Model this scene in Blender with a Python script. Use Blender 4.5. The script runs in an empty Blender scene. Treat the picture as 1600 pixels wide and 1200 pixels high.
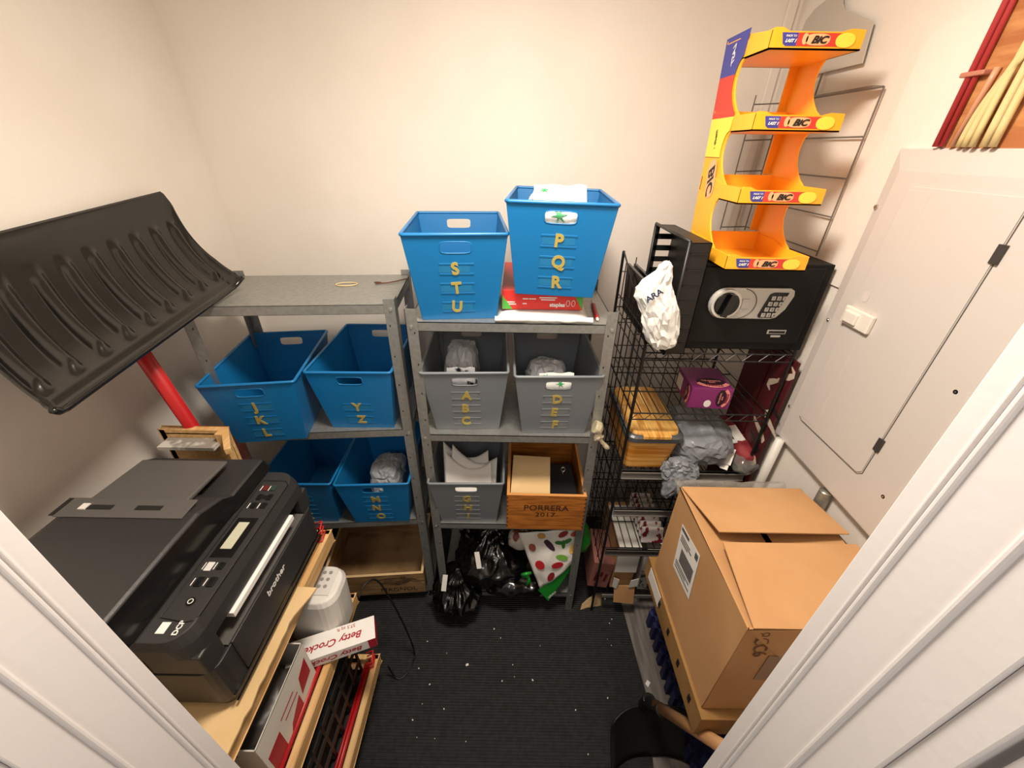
import bpy, bmesh, math, random
from mathutils import Vector, Matrix, noise
V=Vector
random.seed(7)
sc=bpy.context.scene
COL=sc.collection
# ------------------------------------------------------------------ camera
FPX=619.7; TH=math.radians(30.863); RO=math.radians(.951)
c_,s_=math.cos(TH),math.sin(TH)
R0=V((1,0,0));U0=V((0,s_,c_));F0=V((0,c_,-s_))
Rv=R0*math.cos(RO)+U0*math.sin(RO);Uv=-R0*math.sin(RO)+U0*math.cos(RO)
cam=bpy.data.cameras.new('camera');co=bpy.data.objects.new('camera',cam);COL.objects.link(co)
M=Matrix((Rv,Uv,-F0)).transposed().to_4x4();M.translation=V((0,0,1.8));co.matrix_world=M
cam.sensor_width=36;cam.lens=FPX/1600*36;cam.clip_start=.01
sc.camera=co
# ------------------------------------------------------------------ world, lights, exposure
w=bpy.data.worlds.new('world');sc.world=w;w.use_nodes=True
w.node_tree.nodes['Background'].inputs[0].default_value=(1,.88,.76,1)
w.node_tree.nodes['Background'].inputs[1].default_value=.12
def area(name,loc,target,size,power,col,shape='DISK'):
    l=bpy.data.lights.new(name,'AREA');l.shape=shape;l.size=size;l.energy=power;l.color=col
    o=bpy.data.objects.new(name,l);COL.objects.link(o);o.location=loc
    o.rotation_euler=(V(target)-V(loc)).to_track_quat('-Z','Y').to_euler();return o
area('ceiling_lamp_light',(-.02,.62,2.37),(-.02,.66,0),.30,18.5,(1,.89,.76))
area('hall_lamp_light',(0,-1.0,2.3),(0,.6,.9),.6,5.5,(1,.93,.87))
sc.view_settings.view_transform='Standard';sc.view_settings.look='None'
sc.view_settings.exposure=.62;sc.view_settings.gamma=1;sc.view_settings.use_curve_mapping=False
# ------------------------------------------------------------------ helpers
def lin(h):
    h=h.lstrip('#');r=[]
    for i in (0,2,4):
        v=int(h[i:i+2],16)/255;r.append(v/12.92 if v<=.04045 else ((v+.055)/1.055)**2.4)
    return (*r,1)
MC={}
def mat(name,col,rough=.5,metal=0,col2=None,nscale=8,bump=0,bscale=60,stretch=None,spec=.5,coat=0,alpha=1,trans=0,wave=None,mixlo=.4,mixhi=.6,emis=0):
    if name in MC:return MC[name]
    m=bpy.data.materials.new(name);m.use_nodes=True;nt=m.node_tree;b=nt.nodes['Principled BSDF']
    b.inputs['Base Color'].default_value=lin(col);b.inputs['Roughness'].default_value=rough
    b.inputs['Metallic'].default_value=metal;b.inputs['Specular IOR Level'].default_value=spec
    if coat:b.inputs['Coat Weight'].default_value=coat;b.inputs['Coat Roughness'].default_value=.15
    if alpha<1:b.inputs['Alpha'].default_value=alpha
    if trans:b.inputs['Transmission Weight'].default_value=trans
    if emis:b.inputs['Emission Color'].default_value=lin(col);b.inputs['Emission Strength'].default_value=emis
    tc=nt.nodes.new('ShaderNodeTexCoord');mp=nt.nodes.new('ShaderNodeMapping');nt.links.new(tc.outputs['Object'],mp.inputs[0])
    if stretch:mp.inputs['Scale'].default_value=stretch
    if col2:
        n=nt.nodes.new('ShaderNodeTexNoise');n.inputs['Scale'].default_value=nscale;n.inputs['Detail'].default_value=5
        nt.links.new(mp.outputs[0],n.inputs['Vector'])
        r=nt.nodes.new('ShaderNodeValToRGB');r.color_ramp.elements[0].position=mixlo;r.color_ramp.elements[1].position=mixhi
        r.color_ramp.elements[0].color=lin(col);r.color_ramp.elements[1].color=lin(col2)
        nt.links.new(n.outputs['Fac'],r.inputs[0]);nt.links.new(r.outputs[0],b.inputs['Base Color'])
    if bump:
        if wave:
            n=nt.nodes.new('ShaderNodeTexWave');n.wave_type='BANDS';n.bands_direction=wave;n.inputs['Scale'].default_value=bscale
            nt.links.new(mp.outputs[0],n.inputs['Vector'])
        else:
            n=nt.nodes.new('ShaderNodeTexNoise');n.inputs['Scale'].default_value=bscale;n.inputs['Detail'].default_value=3
            nt.links.new(mp.outputs[0],n.inputs['Vector'])
        bp=nt.nodes.new('ShaderNodeBump');bp.inputs['Strength'].default_value=bump;bp.inputs['Distance'].default_value=.004
        nt.links.new(n.outputs['Fac'],bp.inputs['Height']);nt.links.new(bp.outputs[0],b.inputs['Normal'])
    MC[name]=m;return m
TT={}
class MB:
    def __init__(s):s.v=[];s.f=[];s.m=[]
    def add(s,vs,fs,mi=0):
        o=len(s.v);s.v+=[V(p) for p in vs];s.f+=[[o+i for i in f] for f in fs];s.m+=[mi]*len(fs);return s
    def hexa(s,p,mi=0):   # 8 pts: bottom 4 ccw, top 4 ccw
        return s.add(p,[(3,2,1,0),(4,5,6,7),(0,1,5,4),(1,2,6,5),(2,3,7,6),(3,0,4,7)],mi)
    def box(s,lo,hi,mi=0,R=None,piv=None):
        x0,y0,z0=lo;x1,y1,z1=hi
        p=[V(q) for q in((x0,y0,z0),(x1,y0,z0),(x1,y1,z0),(x0,y1,z0),(x0,y0,z1),(x1,y0,z1),(x1,y1,z1),(x0,y1,z1))]
        if R is not None:
            pv=V(piv) if piv else (V(lo)+V(hi))/2
            p=[pv+R@(q-pv) for q in p]
        return s.hexa(p,mi)
    def cyl(s,a,b,r0,r1=None,n=16,mi=0,cap=True):
        a=V(a);b=V(b);r1=r0 if r1 is None else r1;d=(b-a).normalized();x=d.orthogonal().normalized();y=d.cross(x)
        vs=[]
        for P,r in((a,r0),(b,r1)):
            for i in range(n):
                t=2*math.pi*i/n;vs.append(P+(x*math.cos(t)+y*math.sin(t))*r)
        fs=[(i,(i+1)%n,n+(i+1)%n,n+i) for i in range(n)]
        if cap:fs+=[tuple(range(n))[::-1],tuple(range(n,2*n))]
        return s.add(vs,fs,mi)
    def tube(s,pts,r,n=8,closed=False,mi=0):
        pts=[V(p) for p in pts];N=len(pts);rings=[];x=None
        for i,p in enumerate(pts):
            a=pts[i-1] if (i>0 or closed) else p;b=pts[(i+1)%N] if (i<N-1 or closed) else p
            d=(b-a).normalized()
            if x is None:x=d.orthogonal().normalized()
            x=(x-d*x.dot(d)).normalized();y=d.cross(x)
            rr=r[i] if isinstance(r,(list,tuple)) else r
            rings.append([p+(x*math.cos(2*math.pi*k/n)+y*math.sin(2*math.pi*k/n))*rr for k in range(n)])
        vs=[q for g in rings for q in g];fs=[]
        for i in range(N if closed else N-1):
            j=(i+1)%N
            for k in range(n):fs.append((i*n+k,i*n+(k+1)%n,j*n+(k+1)%n,j*n+k))
        if not closed:fs+=[tuple(range(n))[::-1],tuple(range((N-1)*n,N*n))]
        return s.add(vs,fs,mi)
    def prism(s,poly,d,mi=0):   # poly of 3D points, extruded by vector d
        n=len(poly);d=V(d);poly=[V(p) for p in poly]
        return s.add(poly+[p+d for p in poly],[tuple(range(n))[::-1],tuple(range(n,2*n))]+[(i,(i+1)%n,n+(i+1)%n,n+i) for i in range(n)],mi)
    def grid(s,fn,nu,nv,mi=0):
        vs=[fn(i/nu,j/nv) for j in range(nv+1) for i in range(nu+1)]
        return s.add(vs,[(j*(nu+1)+i,j*(nu+1)+i+1,(j+1)*(nu+1)+i+1,(j+1)*(nu+1)+i) for j in range(nv) for i in range(nu)],mi)
    def holed(s,P,wh,hole,mi=0):   # panel P(u,v) u,v in 0..1 ; hole (u0,v0,u1,v1)
        u0,v0,u1,v1=hole;N=40;cu,cv=(u0+u1)/2,(v0+v1)/2;inn=[];out=[]
        rr=.35*(v1-v0)
        asp=wh
        for k in range(N):
            t=2*math.pi*(k+.5)/N;dx,dy=math.cos(t),math.sin(t)
            # superellipse inner
            n=6.;q=(abs(dx)**n+abs(dy)**n)**(-1/n)
            inn.append((cu+dx*q*(u1-u0)/2,cv+dy*q*(v1-v0)/2))
            px,py=dx*q,dy*q;m=max(abs(px),abs(py));px/=m;py/=m
            X=px*(1-cu) if px>0 else px*cu;Y=py*(1-cv) if py>0 else py*cv
            out.append((cu+X,cv+Y))
        # snap corners
        for cx,cy in((0,0),(1,0),(1,1),(0,1)):
            i=min(range(N),key=lambda i:(out[i][0]-cx)**2+(out[i][1]-cy)**2);out[i]=(cx,cy)
        return s.add([P(*q) for q in inn]+[P(*q) for q in out],[(i,(i+1)%N,N+(i+1)%N,N+i) for i in range(N)],mi)
def _setT(o,T):TT[o.name]=T
def thing(name,label,cat,loc=(0,0,0),rotz=0,group=None,kind=None):
    o=bpy.data.objects.new(name,None);COL.objects.link(o);o.empty_display_size=.05
    o.location=loc;o.rotation_euler=(0,0,rotz);tag(o,label,cat,group,kind)
    _setT(o,Matrix.Translation(loc)@Matrix.Rotation(rotz,4,'Z'));return o
def tag(o,label=None,cat=None,group=None,kind=None):
    if label:o['label']=label
    if cat:o['category']=cat
    if group:o['group']=group
    if kind:o['kind']=kind
    return o
def obj(name,mb,mats,parent=None,local=False,smooth=False,bevel=0,solid=0,sub=0,label=None,weld=True,segs=2,org=None):
    if not isinstance(mats,(list,tuple)):mats=[mats]
    me=bpy.data.meshes.new(name)
    vs=mb.v
    T=Matrix()
    if parent is not None:T=TT[parent.name]
    elif org is not None:T=Matrix.Translation(org)
    else:
        xs=[p.x for p in vs];ys=[p.y for p in vs];zs=[p.z for p in vs]
        T=Matrix.Translation(((min(xs)+max(xs))/2,(min(ys)+max(ys))/2,min(zs)))
    if not(local and parent is not None):
        Ti=T.inverted();vs=[Ti@p for p in vs]
    me.from_pydata([tuple(p) for p in vs],[],mb.f)
    for m in mats:me.materials.append(m)
    for p,mi in zip(me.polygons,mb.m):p.material_index=mi;p.use_smooth=smooth
    bm=bmesh.new();bm.from_mesh(me)
    if weld:bmesh.ops.remove_doubles(bm,verts=bm.verts,dist=1e-6)
    bmesh.ops.recalc_face_normals(bm,faces=bm.faces);bm.to_mesh(me);bm.free()
    o=bpy.data.objects.new(name,me);COL.objects.link(o)
    if parent is not None:o.parent=parent;TT[o.name]=TT[parent.name]
    else:o.matrix_world=T;TT[o.name]=T
    if solid:
        q=o.modifiers.new('s','SOLIDIFY');q.thickness=solid;q.offset=0
    if bevel:
        q=o.modifiers.new('b','BEVEL');q.width=bevel;q.segments=segs;q.limit_method='ANGLE';q.angle_limit=math.radians(35)
    if sub:
        q=o.modifiers.new('u','SUBSURF');q.levels=sub;q.render_levels=sub
    if label:o['label']=label
    return o
def solo(name,mb,mats,label,cat,group=None,kind=None,**k):
    return tag(obj(name,mb,mats,None,**k),label,cat,group,kind)
def textmb(mb,body,o,ex,ey,size,ext=.0003,shear=0,bold=0,mi=0,align='CENTER',sx=1):
    cu=bpy.data.curves.new('t','FONT');cu.body=body;cu.size=size;cu.extrude=ext;cu.shear=shear;cu.offset=bold
    cu.align_x=align;cu.align_y='CENTER';cu.resolution_u=3
    t=bpy.data.objects.new('t',cu);me=bpy.data.meshes.new_from_object(t)
    ex=V(ex).normalized();ey=V(ey).normalized();ez=ex.cross(ey);o=V(o)
    mb.add([o+ex*v.co.x*sx+ey*v.co.y+ez*(v.co.z+.0004) for v in me.vertices],[tuple(p.vertices) for p in me.polygons],mi)
    bpy.data.objects.remove(t);bpy.data.meshes.remove(me);bpy.data.curves.remove(cu);return mb
def text(parent,name,body,o,ex,ey,size,m,local=False,**k):
    return obj(name,textmb(MB(),body,o,ex,ey,size,**k),m,parent,local=local,weld=False)
def ell(o,ex,ey,a,b,n=24,e=2.):
    ex=V(ex).normalized();ey=V(ey).normalized();o=V(o);r=[]
    for i in range(n):
        t=2*math.pi*i/n;c,s=math.cos(t),math.sin(t)
        r.append(o+ex*a*math.copysign(abs(c)**(2/e),c)+ey*b*math.copysign(abs(s)**(2/e),s))
    return r
def nrm(ex,ey):return V(ex).normalized().cross(V(ey).normalized())
def blob(mb,c,r,seed=0,amp=.01,freq=12,e=2.5,floor=None,lvl=5,rot=None,fn=None,fine=.3,mi=0,vor=0):
    bm=bmesh.new();bmesh.ops.create_icosphere(bm,subdivisions=lvl,radius=1);c=V(c);off=V((seed*7.3,seed*3.1,seed*1.7))
    vs=[]
    for v in bm.verts:
        p=v.co.copy();k=(abs(p.x)**e+abs(p.y)**e+abs(p.z)**e)**(1/e);p/=k
        q=V((p.x*r[0],p.y*r[1],p.z*r[2]))
        if fn:q=fn(q,p)
        d=p.normalized()
        a=1-2.4*abs(noise.noise(q*freq+off));b=1-2.4*abs(noise.noise(q*freq*2.7+off*2))
        if vor:
            q+=d*amp*.8*a+noise.noise_vector(q*vor*9+off)*amp*.85
        else:q+=d*amp*(a+fine*b)
        if rot is not None:q=rot@q
        q+=c
        if floor is not None and q.z<floor:q.z=floor+.0005
        vs.append(q)
    fs=[[x.index for x in f.verts] for f in bm.faces];bm.free();return mb.add(vs,fs,mi)
def Rz(a):return Matrix.Rotation(a,3,'Z')
def Rx(a):return Matrix.Rotation(a,3,'X')
def Ry(a):return Matrix.Rotation(a,3,'Y')
# ------------------------------------------------------------------ materials
WALL=mat('wall_paint','#e6dfd6',.7,col2='#e2dad0',nscale=3,bump=.08,bscale=120)
WHITE=mat('white_gloss_paint','#e2dedd',.35,bump=.05,bscale=90)
PANELW=mat('panel_enamel','#cbc4be',.35)
GALV=mat('galvanised_steel','#979996',.42,.7,col2='#a1a3a0',nscale=70,bump=.02,bscale=200)
BLUE=mat('blue_plastic','#116ba6',.38,bump=.02,bscale=200)
GREYP=mat('grey_plastic','#70757a',.42,bump=.02,bscale=200)
TAPE=mat('clear_tape','#5d86a8',.2,alpha=.35)
GOLD=mat('gold_foil_letter','#c9b45e',.35,.35)
BLK=mat('black_plastic','#0d0d0d',.45)
BLKG=mat('black_gloss_plastic','#0b0b0b',.18)
BLKW=mat('black_wire','#111010',.4)
ORANGE=mat('orange_plastic','#fdb02c',.38,spec=.35)
RED=mat('red_paint','#a8141a',.4)
WOODL=mat('pale_wood','#d9b27c',.55,col2='#c79c62',nscale=6,stretch=(14,1,14),bump=.05,bscale=40)
PLASW=mat('white_plastic','#d9d6cf',.4)
PAPER=mat('white_paper','#e4e1dc',.7)
CARD=mat('cardboard','#c09364',.75,col2='#b88a5b',nscale=5,bump=.06,bscale=150)
CARDE=mat('cardboard_light','#dcbd8c',.75,col2='#d3b27f',nscale=6)
INK=mat('black_ink','#191515',.6)
POLY=mat('grey_poly_mailer','#9a9da1',.33,bump=.3,bscale=38)
POLYW=mat('white_poly_mailer','#dfe0dc',.35,bump=.3,bscale=40)
# ------------------------------------------------------------------ room shell
XL,XR,YB,YF=-1.095,.845,1.6,.231
def struct(name,mb,m,**k):
    o=obj(name,mb,m,**k);o['kind']='structure';return o
planks=mat('grey_vinyl_plank','#7c7571',.5,col2='#645d59',nscale=7,stretch=(9,1,1),bump=.05,bscale=40)
struct('floor',MB().box((-1.3,-1.2,-.05),(1.1,1.75,0)),planks)
struct('wall_back',MB().box((-1.25,YB,0),(1.0,YB+.1,2.4)),WALL)
struct('wall_left',MB().box((XL-.1,.12,0),(XL,YB,2.4)),WALL)
struct('wall_right',MB().box((XR,.12,0),(XR+.1,YB,2.4)),WALL)
struct('ceiling',MB().box((-1.25,.12,2.4),(1.0,YB,2.45)),WALL)
JL,JR=-.44,.318
mb=MB();mb.box((XL,.14,0),(JL-.03,YF,2.4));mb.box((JR+.03,.14,0),(XR,YF,2.4));mb.box((JL-.03,.14,2.06),(JR+.03,YF,2.4))
struct('wall_front',mb,WALL)
def jamb(name,x,s):
    # jamb board with small round beads and an outer casing step; s=+1 for right side
    m=MB()
    m.box(*((x,.125,0),(x+.03,YF+.004,2.06)) if s>0 else ((x-.03,.125,0),(x,YF+.004,2.06)))
    prof=[(.216,.0022),(.210,.003),(.163,.0035)]
    for y,r in prof:
        m.cyl((x,y,0),(x,y,2.06),r,n=12)
    for a,b,d in((.104,.125,.003),(.02,.098,.010)):
        if s>0:m.box((x+d,a,0),(x+.035,b,2.06))
        else:m.box((x-.035,a,0),(x-d,b,2.06))
    o=struct(name,m,WHITE,bevel=.0015);return o
jamb('trim_1',JL,-1);jamb('trim_2',JR,1)
# thin drywall board, wooden board and vertical corner strip on the right wall
board=struct('trim_3',MB().prism([(XR-.006,.925,1.5),(XR-.006,1.072,1.5),(XR-.006,1.072,1.985),(XR-.006,1.06,2.012),(XR-.006,.925,2.035)],(.006,0,0)),WALL)
ply=mat('bare_plywood','#a9683c',.6,col2='#c58a55',nscale=5,stretch=(1,1.2,9),bump=.05)
struct('trim_4',MB().box((XR-.012,.5,1.78),(XR,.905,2.4)),ply)
# conduit & cables on the right wall are things
# ------------------------------------------------------------------ floor mat
matm=mat('ribbed_black_rubber','#1b1b1c',.75,col2='#262628',nscale=60,bump=.9,bscale=34,wave='Y')
m=MB();m.prism([(-1.04,.245,0),(.5,.245,0),(.5,.49,0),(.535,.69,0),(.52,1.03,0),(.515,1.55,0),(-1.04,1.55,0)],(0,0,.006))
solo('floor_mat',m,matm,'black ribbed rubber mat covering most of the closet floor','mat')
for i,(x,y,sz,a) in enumerate(((-.162,.79,.012,.3),(.552,.738,.021,.8),(.448,1.072,.007,.2),(-.06,.93,.006,1),(-.30,.72,.006,.5),(.10,.74,.007,2))):
    z=.0065 if x<.5 else .0
    m=MB();q=[V((x,y,z))+Rz(a)@V(p) for p in((-sz/2,-sz*.35,0),(sz/2,-sz*.3,0),(sz*.45,sz*.35,0),(-sz*.4,sz*.3,0))]
    m.prism(q,(0,0,.0012))
    lab=['white paper scrap on the black mat in the middle of the floor','largest white paper scrap, lying on the grey floor planks','tiny white crumb beside the torn tan paper under the wire rack',
         'white crumb on the black mat behind the middle scrap','white crumb on the black mat left of the middle scrap','white crumb on the black mat right of the middle scrap'][i]
    solo('paper_scrap',m,PAPER,lab,'scrap','paper scraps on the floor')
random.seed(11)
for k in range(22):
    x=random.uniform(-.42,.46);y=random.uniform(.42,.98);sz=random.uniform(.0025,.005);m=MB()
    m.box((x,y,.0065),(x+sz,y+sz*.7,.0085),R=Rz(random.random()*3))
    solo('crumb',m,PAPER,'tiny pale crumb scattered on the black ribbed mat','crumb','crumbs on the mat')
m=MB();m.grid(lambda u,v:V((.325+.10*u+.01*v,1.018+.02*u+.055*v*(.4+u*.6),.010+.03*v*math.sin(2.6*u+.3)+.006*noise.noise(V((u*5,v*4,2))))),14,8)
solo('torn_paper_piece',m,mat('tan_kraft_paper','#a88c66',.8),'torn tan paper piece on the mat in front of the wire rack','paper',solid=.001,smooth=True)
# ------------------------------------------------------------------ shelving units
def unit(name,label,x,y,yaw,W,D,tiers,top,group=None):
    t=thing(name,label,'shelving unit',(x,y,0),yaw,'galvanised shelving units')
    for i,(px,py,sx,sy) in enumerate(((0,0,1,1),(W,0,-1,1),(0,D,1,-1),(W,D,-1,-1))):
        m=MB();a=.032;th=.0018
        z0=.006
        m.box((min(px,px+sx*a),min(py,py+sy*th),z0),(max(px,px+sx*a),max(py,py+sy*th),top))
        m.box((min(px,px+sx*th),min(py,py+sy*a),z0),(max(px,px+sx*th),max(py,py+sy*a),top))
        for k in range(int(top/.1)):   # punched holes
            zz=.05+k*.1
            yy=py-sy*.0004
            m.prism(ell((px+sx*.022,yy,zz),(1,0,0),(0,0,1),.002,.0035,8),(0,-sy*.0003,0),1)
        obj('post',m,[GALV,BLK],t,local=True,weld=False)
    for z in tiers:
        m=MB();m.box((.003,.003,z-.002),(W-.003,D-.003,z))
        m.box((.003,.003,z-.028),(W-.003,.005,z));m.box((.003,D-.005,z-.028),(W-.003,D-.003,z))
        m.box((.003,.003,z-.028),(.005,D-.003,z));m.box((W-.005,.003,z-.028),(W-.003,D-.003,z))
        m.box((.003,.003,z-.028),(W-.003,.012,z-.0265))
        s=obj('shelf',m,GALV,t,local=True)
        b=MB()
        for px in(.014,W-.014):
            b.cyl((px,-.003,z-.014),(px,.004,z-.014),.0045,n=8)
        obj('bolt',b,mat('zinc_bolt','#c9c9c4',.25,.9),s,local=True,smooth=False)
    return t
UM=unit('metal_shelving_unit','galvanised four tier shelving unit holding the bins marked STU and ABC',-.296,1.022,0,.584,.345,(1.382,.99,.562,.124),1.42)
UL=unit('metal_shelving_unit','galvanised four tier shelving unit in the left corner with an almost empty top shelf',-.334-.585*math.cos(.085),1.072-.585*math.sin(.085),.085,.585,.31,(1.413,.972,.527,.074),1.43)
# ------------------------------------------------------------------ bins
Wb,Wt,Hb,Dt,Ti=.205,.261,.232,.374,.0324
def make_bin(name,label,x,y,z,yaw,m,letters,group,roll=0,ly=(.145,.092,.038)):
    t=thing(name,label,'bin',(x,y,z),yaw,group)
    if roll:
        t.rotation_euler=(0,roll,yaw)
    b=MB()
    yb=Dt-2*Ti
    def fr(u,v):
        w_=Wb+(Wt-Wb)*v;return V(((u-.5)*w_,-Ti*v,Hb*v))
    def bk(u,v):
        w_=Wb+(Wt-Wb)*v;return V(((u-.5)*w_,yb+Ti*v,Hb*v))
    def sd(sg):
        return lambda u,v:V((sg*(Wb+(Wt-Wb)*v)/2,(-Ti*v)*(1-u)+(yb+Ti*v)*u,Hb*v))
    hole=(.35,.8,.65,.915)
    b.holed(fr,1,hole);b.holed(bk,1,hole)
    for sg in(-1,1):b.grid(sd(sg),2,2)
    b.add([(-Wb/2,0,0),(Wb/2,0,0),(Wb/2,yb,0),(-Wb/2,yb,0)],[(0,1,2,3)])
    for v in b.v:v.z+=.0012
    body=obj('body',b,m,t,local=True,solid=.0022,weld=False)
    r=MB();q=Wt/2+.001;z1=Hb
    pts=[];rc=.008
    for cx,cy,a0 in((q-rc,-Ti-.001+rc,-90),(q-rc,yb+Ti+.001-rc,0),(-q+rc,yb+Ti+.001-rc,90),(-q+rc,-Ti-.001+rc,180)):
        for k in range(4):
            a=math.radians(a0+30*k);pts.append((cx+rc*math.cos(a),cy+rc*math.sin(a),z1))
    r.tube(pts,.0046,8,closed=True)
    obj('rim',r,m,t,local=True,smooth=True)
    h=MB();pp=[]
    for k in range(24):
        a=2*math.pi*k/24;n=6;dx,dy=math.cos(a),math.sin(a);qq=(abs(dx)**n+abs(dy)**n)**(-1/n)
        pp.append(fr(.5+dx*qq*.155,.8575+dy*qq*.062)+V((0,-.001,.0012)))
    h.tube(pp,.0015,6,closed=True);obj('handle_edge',h,m,t,local=True,smooth=True)
    ex=V((1,0,0));ey=V((0,-Ti,Hb)).normalized()
    for i,ch in enumerate(letters):
        if ch==' ':continue
        zc=ly[i];v=zc/Hb;o=V((0,-Ti*v-.001,zc))
        hx=MB();off=random.uniform(-.006,.006)
        hx.prism([o+ex*a+ey*b_ for a,b_ in((-.042+off,-.009),(.040+off,-.009),(.040+off,.009),(-.042+off,.009))],nrm(ex,ey)*.0006)
        obj('label_tape',hx,MC['tape_'+m.name],t,local=True)
        hy=MB()
        for dz in(-.0135,.0135):
            hy.prism([o+ex*a+ey*(b_+dz) for a,b_ in((-.045,-.0025),(.045,-.0025),(.045,.0025),(-.045,.0025))],nrm(ex,ey)*.0012)
        obj('label_ridge',hy,m,t,local=True,bevel=.0008)
        aa=random.uniform(-.12,.12)
        exr=ex*math.cos(aa)+ey*math.sin(aa);eyr=-ex*math.sin(aa)+ey*math.cos(aa)
        text(t,'letter',ch,o+nrm(ex,ey)*.0012+ex*random.uniform(-.006,.004),exr,eyr,.044,GOLD,local=True,ext=.0008,bold=.0017,sx=.95)
    return t
mat('tape_blue_plastic','#2e86bd',.2,alpha=.6);mat('tape_grey_plastic','#8b8f93',.2,alpha=.6)
GB='blue letter bins';GG='grey letter bins'
bS=make_bin('storage_bin','empty blue bin with gold letters S T U on top of the middle shelving unit',-.15,1.052,1.382,.1,BLUE,'STU',GB)
bP=make_bin('storage_bin','blue bin with gold letters P Q R standing on a red box',.108,1.04,1.4575,-.067,BLUE,'PQR',GB,roll=.018)
bA=make_bin('storage_bin','grey bin with gold letters A B C holding a tall grey packet',-.144,1.058,.99,.039,GREYP,'ABC',GG)
bD=make_bin('storage_bin','grey bin with gold letters D E F right of the A B C bin',.139,1.045,.99,.028,GREYP,'DEF',GG)
bG=make_bin('storage_bin','grey bin with gold letters G H I holding loose white papers',-.156,1.036,.562,.015,GREYP,'GHI',GG)
bJ=make_bin('storage_bin','blue bin with gold letters J K L on the left shelving unit',-.771,1.003,.972,.144,BLUE,'JKL',GB)
bY=make_bin('storage_bin','blue bin with gold letters Y Z beside the J K L bin',-.503,1.081,.972,.015,BLUE,' YZ',GB)
bM=make_bin('storage_bin','blue bin with gold letters M N O holding a grey packet',-.499,1.059,.527,.054,BLUE,'MNO',GB)
bV=make_bin('storage_bin','blue bin mostly hidden behind the printer, left of the M N O bin',-.775,1.055,.527,.013,BLUE,'VWX',GB)
# ------------------------------------------------------------------ contents of the bins
def star(mb,o,ex,ey,r,n=6,mi=1,w=.18,rot=.2):
    ex=V(ex).normalized();ey=V(ey).normalized();nn=nrm(ex,ey)
    for k in range(n):
        a=rot+2*math.pi*k/n;d=ex*math.cos(a)+ey*math.sin(a);p=ex*-math.sin(a)+ey*math.cos(a)
        mb.prism([V(o)-p*r*w,V(o)+d*r,V(o)+p*r*w],nn*.0003,mi)
GREEN=mat('green_print','#2f9a57',.5)
PQ=(.108,1.04,1.4575,-.067)
def inbin(b,p):return TT[b.name]@V(p)
def packet(label,b,lx,ly_,lz,r,seed,m,group,amp=.009,freq=10,rot=None,extra=None,name='mailer_packet',e=4.5):
    c=inbin(b,(lx,ly_,lz));q=MB();blob(q,c,r,seed,amp,freq,e=e,rot=rot,lvl=4,vor=22)
    o=solo(name,q,m,label,'packet',group,smooth=False)
    return o
GP='mailer packets in the bins'
packet('tall grey crumpled packet sticking up in the A B C bin',bA,-.022,.125,.145,(.050,.070,.105),1,POLY,GP,rot=Rx(-.25))
packet('rounded grey packet in the D E F bin',bD,-.025,.095,.155,(.058,.05,.060),2,POLY,GP,rot=Rx(-.3))
packet('rolled grey packet in the M N O bin',bM,.012,.14,.125,(.055,.08,.062),4,POLY,GP,rot=Rx(-.3))
packet('small dark grey packet tucked in the front left of the D E F bin',bD,-.098,.03,.13,(.014,.03,.06),6,mat('dark_poly','#3b3d41',.4),GP,amp=.004,lvl=4) if False else None
def sheetpacket(label,b,w_,z0,z1,m,stars,yoff=.006,x0=0,top_curl=.02,name='printed_packet'):
    q=MB();zt=lambda v:z0+(z1-z0)*v
    def f(u,v):
        z=zt(v);y=-Ti*z/Hb+yoff+.004+.012*noise.noise(V((u*3,v*3,x0*9+z0*7)))*.5+top_curl*max(0,v-.6)**2*6
        return TT[b.name]@V((x0+(u-.5)*w_,y,z+.006*noise.noise(V((u*4,1,v)))))
    q.grid(f,16,12)
    for u,v,r in stars:
        o=f(u,v);ex=(f(u+.1,v)-f(u-.1,v)).normalized();ey=(f(u,v+.1)-f(u,v-.1)).normalized()
        n=nrm(ex,ey)
        star(q,o+n*.0015,ex,ey,r)
    return solo(name,q,[m,GREEN],label,'packet',None,smooth=False,solid=.0012,weld=False)
sheetpacket('white packet with green star print filling the P Q R bin handle hole',bP,.13,.04,.262,POLYW,[(.5,.71,.021),(.2,.95,.012)],top_curl=.10)
sheetpacket('white packet with green star print behind the D E F bin handle hole',bD,.105,.05,.228,POLYW,[(.62,.82,.013),(.2,.93,.012)],x0=-.005)
sheetpacket('silver packet with a black patch behind the A B C bin handle hole',bA,.085,.05,.235,mat('silver_film','#c8c8cc',.25,.5,col2='#1a1a1c',nscale=20,mixlo=.55,mixhi=.6,bump=.4,bscale=40),[],x0=-.012)
# white crumpled paper on top inside PQR
q=MB();blob(q,inbin(bP,(-.01,.10,.215)),(.062,.055,.03),9,.010,18,e=3,lvl=4,vor=24)
solo('paper_wad',q,PAPER,'crumpled white paper wad in the top of the P Q R bin','paper',smooth=False)
# papers in GHI
for k,(dx,dy,a) in enumerate(((0,0,.06),(.010,.028,-.05),(-.004,.05,.10))):
    q=MB()
    def f(u,v,dx=dx,dy=dy,a=a,k=k):
        x=(u-.5)*.17+dx;y=.008+dy+v*.10
        z=.10+.085*v+.075*(1-u)**2.2*v+.018*u**3*v-.03*math.sin(math.pi*u)*v+.006*k+.003*noise.noise(V((u*5,v*5,k)))
        return TT[bG.name]@(Rz(a)@V((x+.004,y,z)))
    q.grid(f,18,12)
    solo('paper_sheet',q,PAPER,['front curled white paper sheet in the G H I bin','middle curled white paper sheet in the G H I bin','rear curled white paper sheet in the G H I bin'][k],'paper','papers in the G H I bin',solid=.0008,smooth=True)
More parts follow.
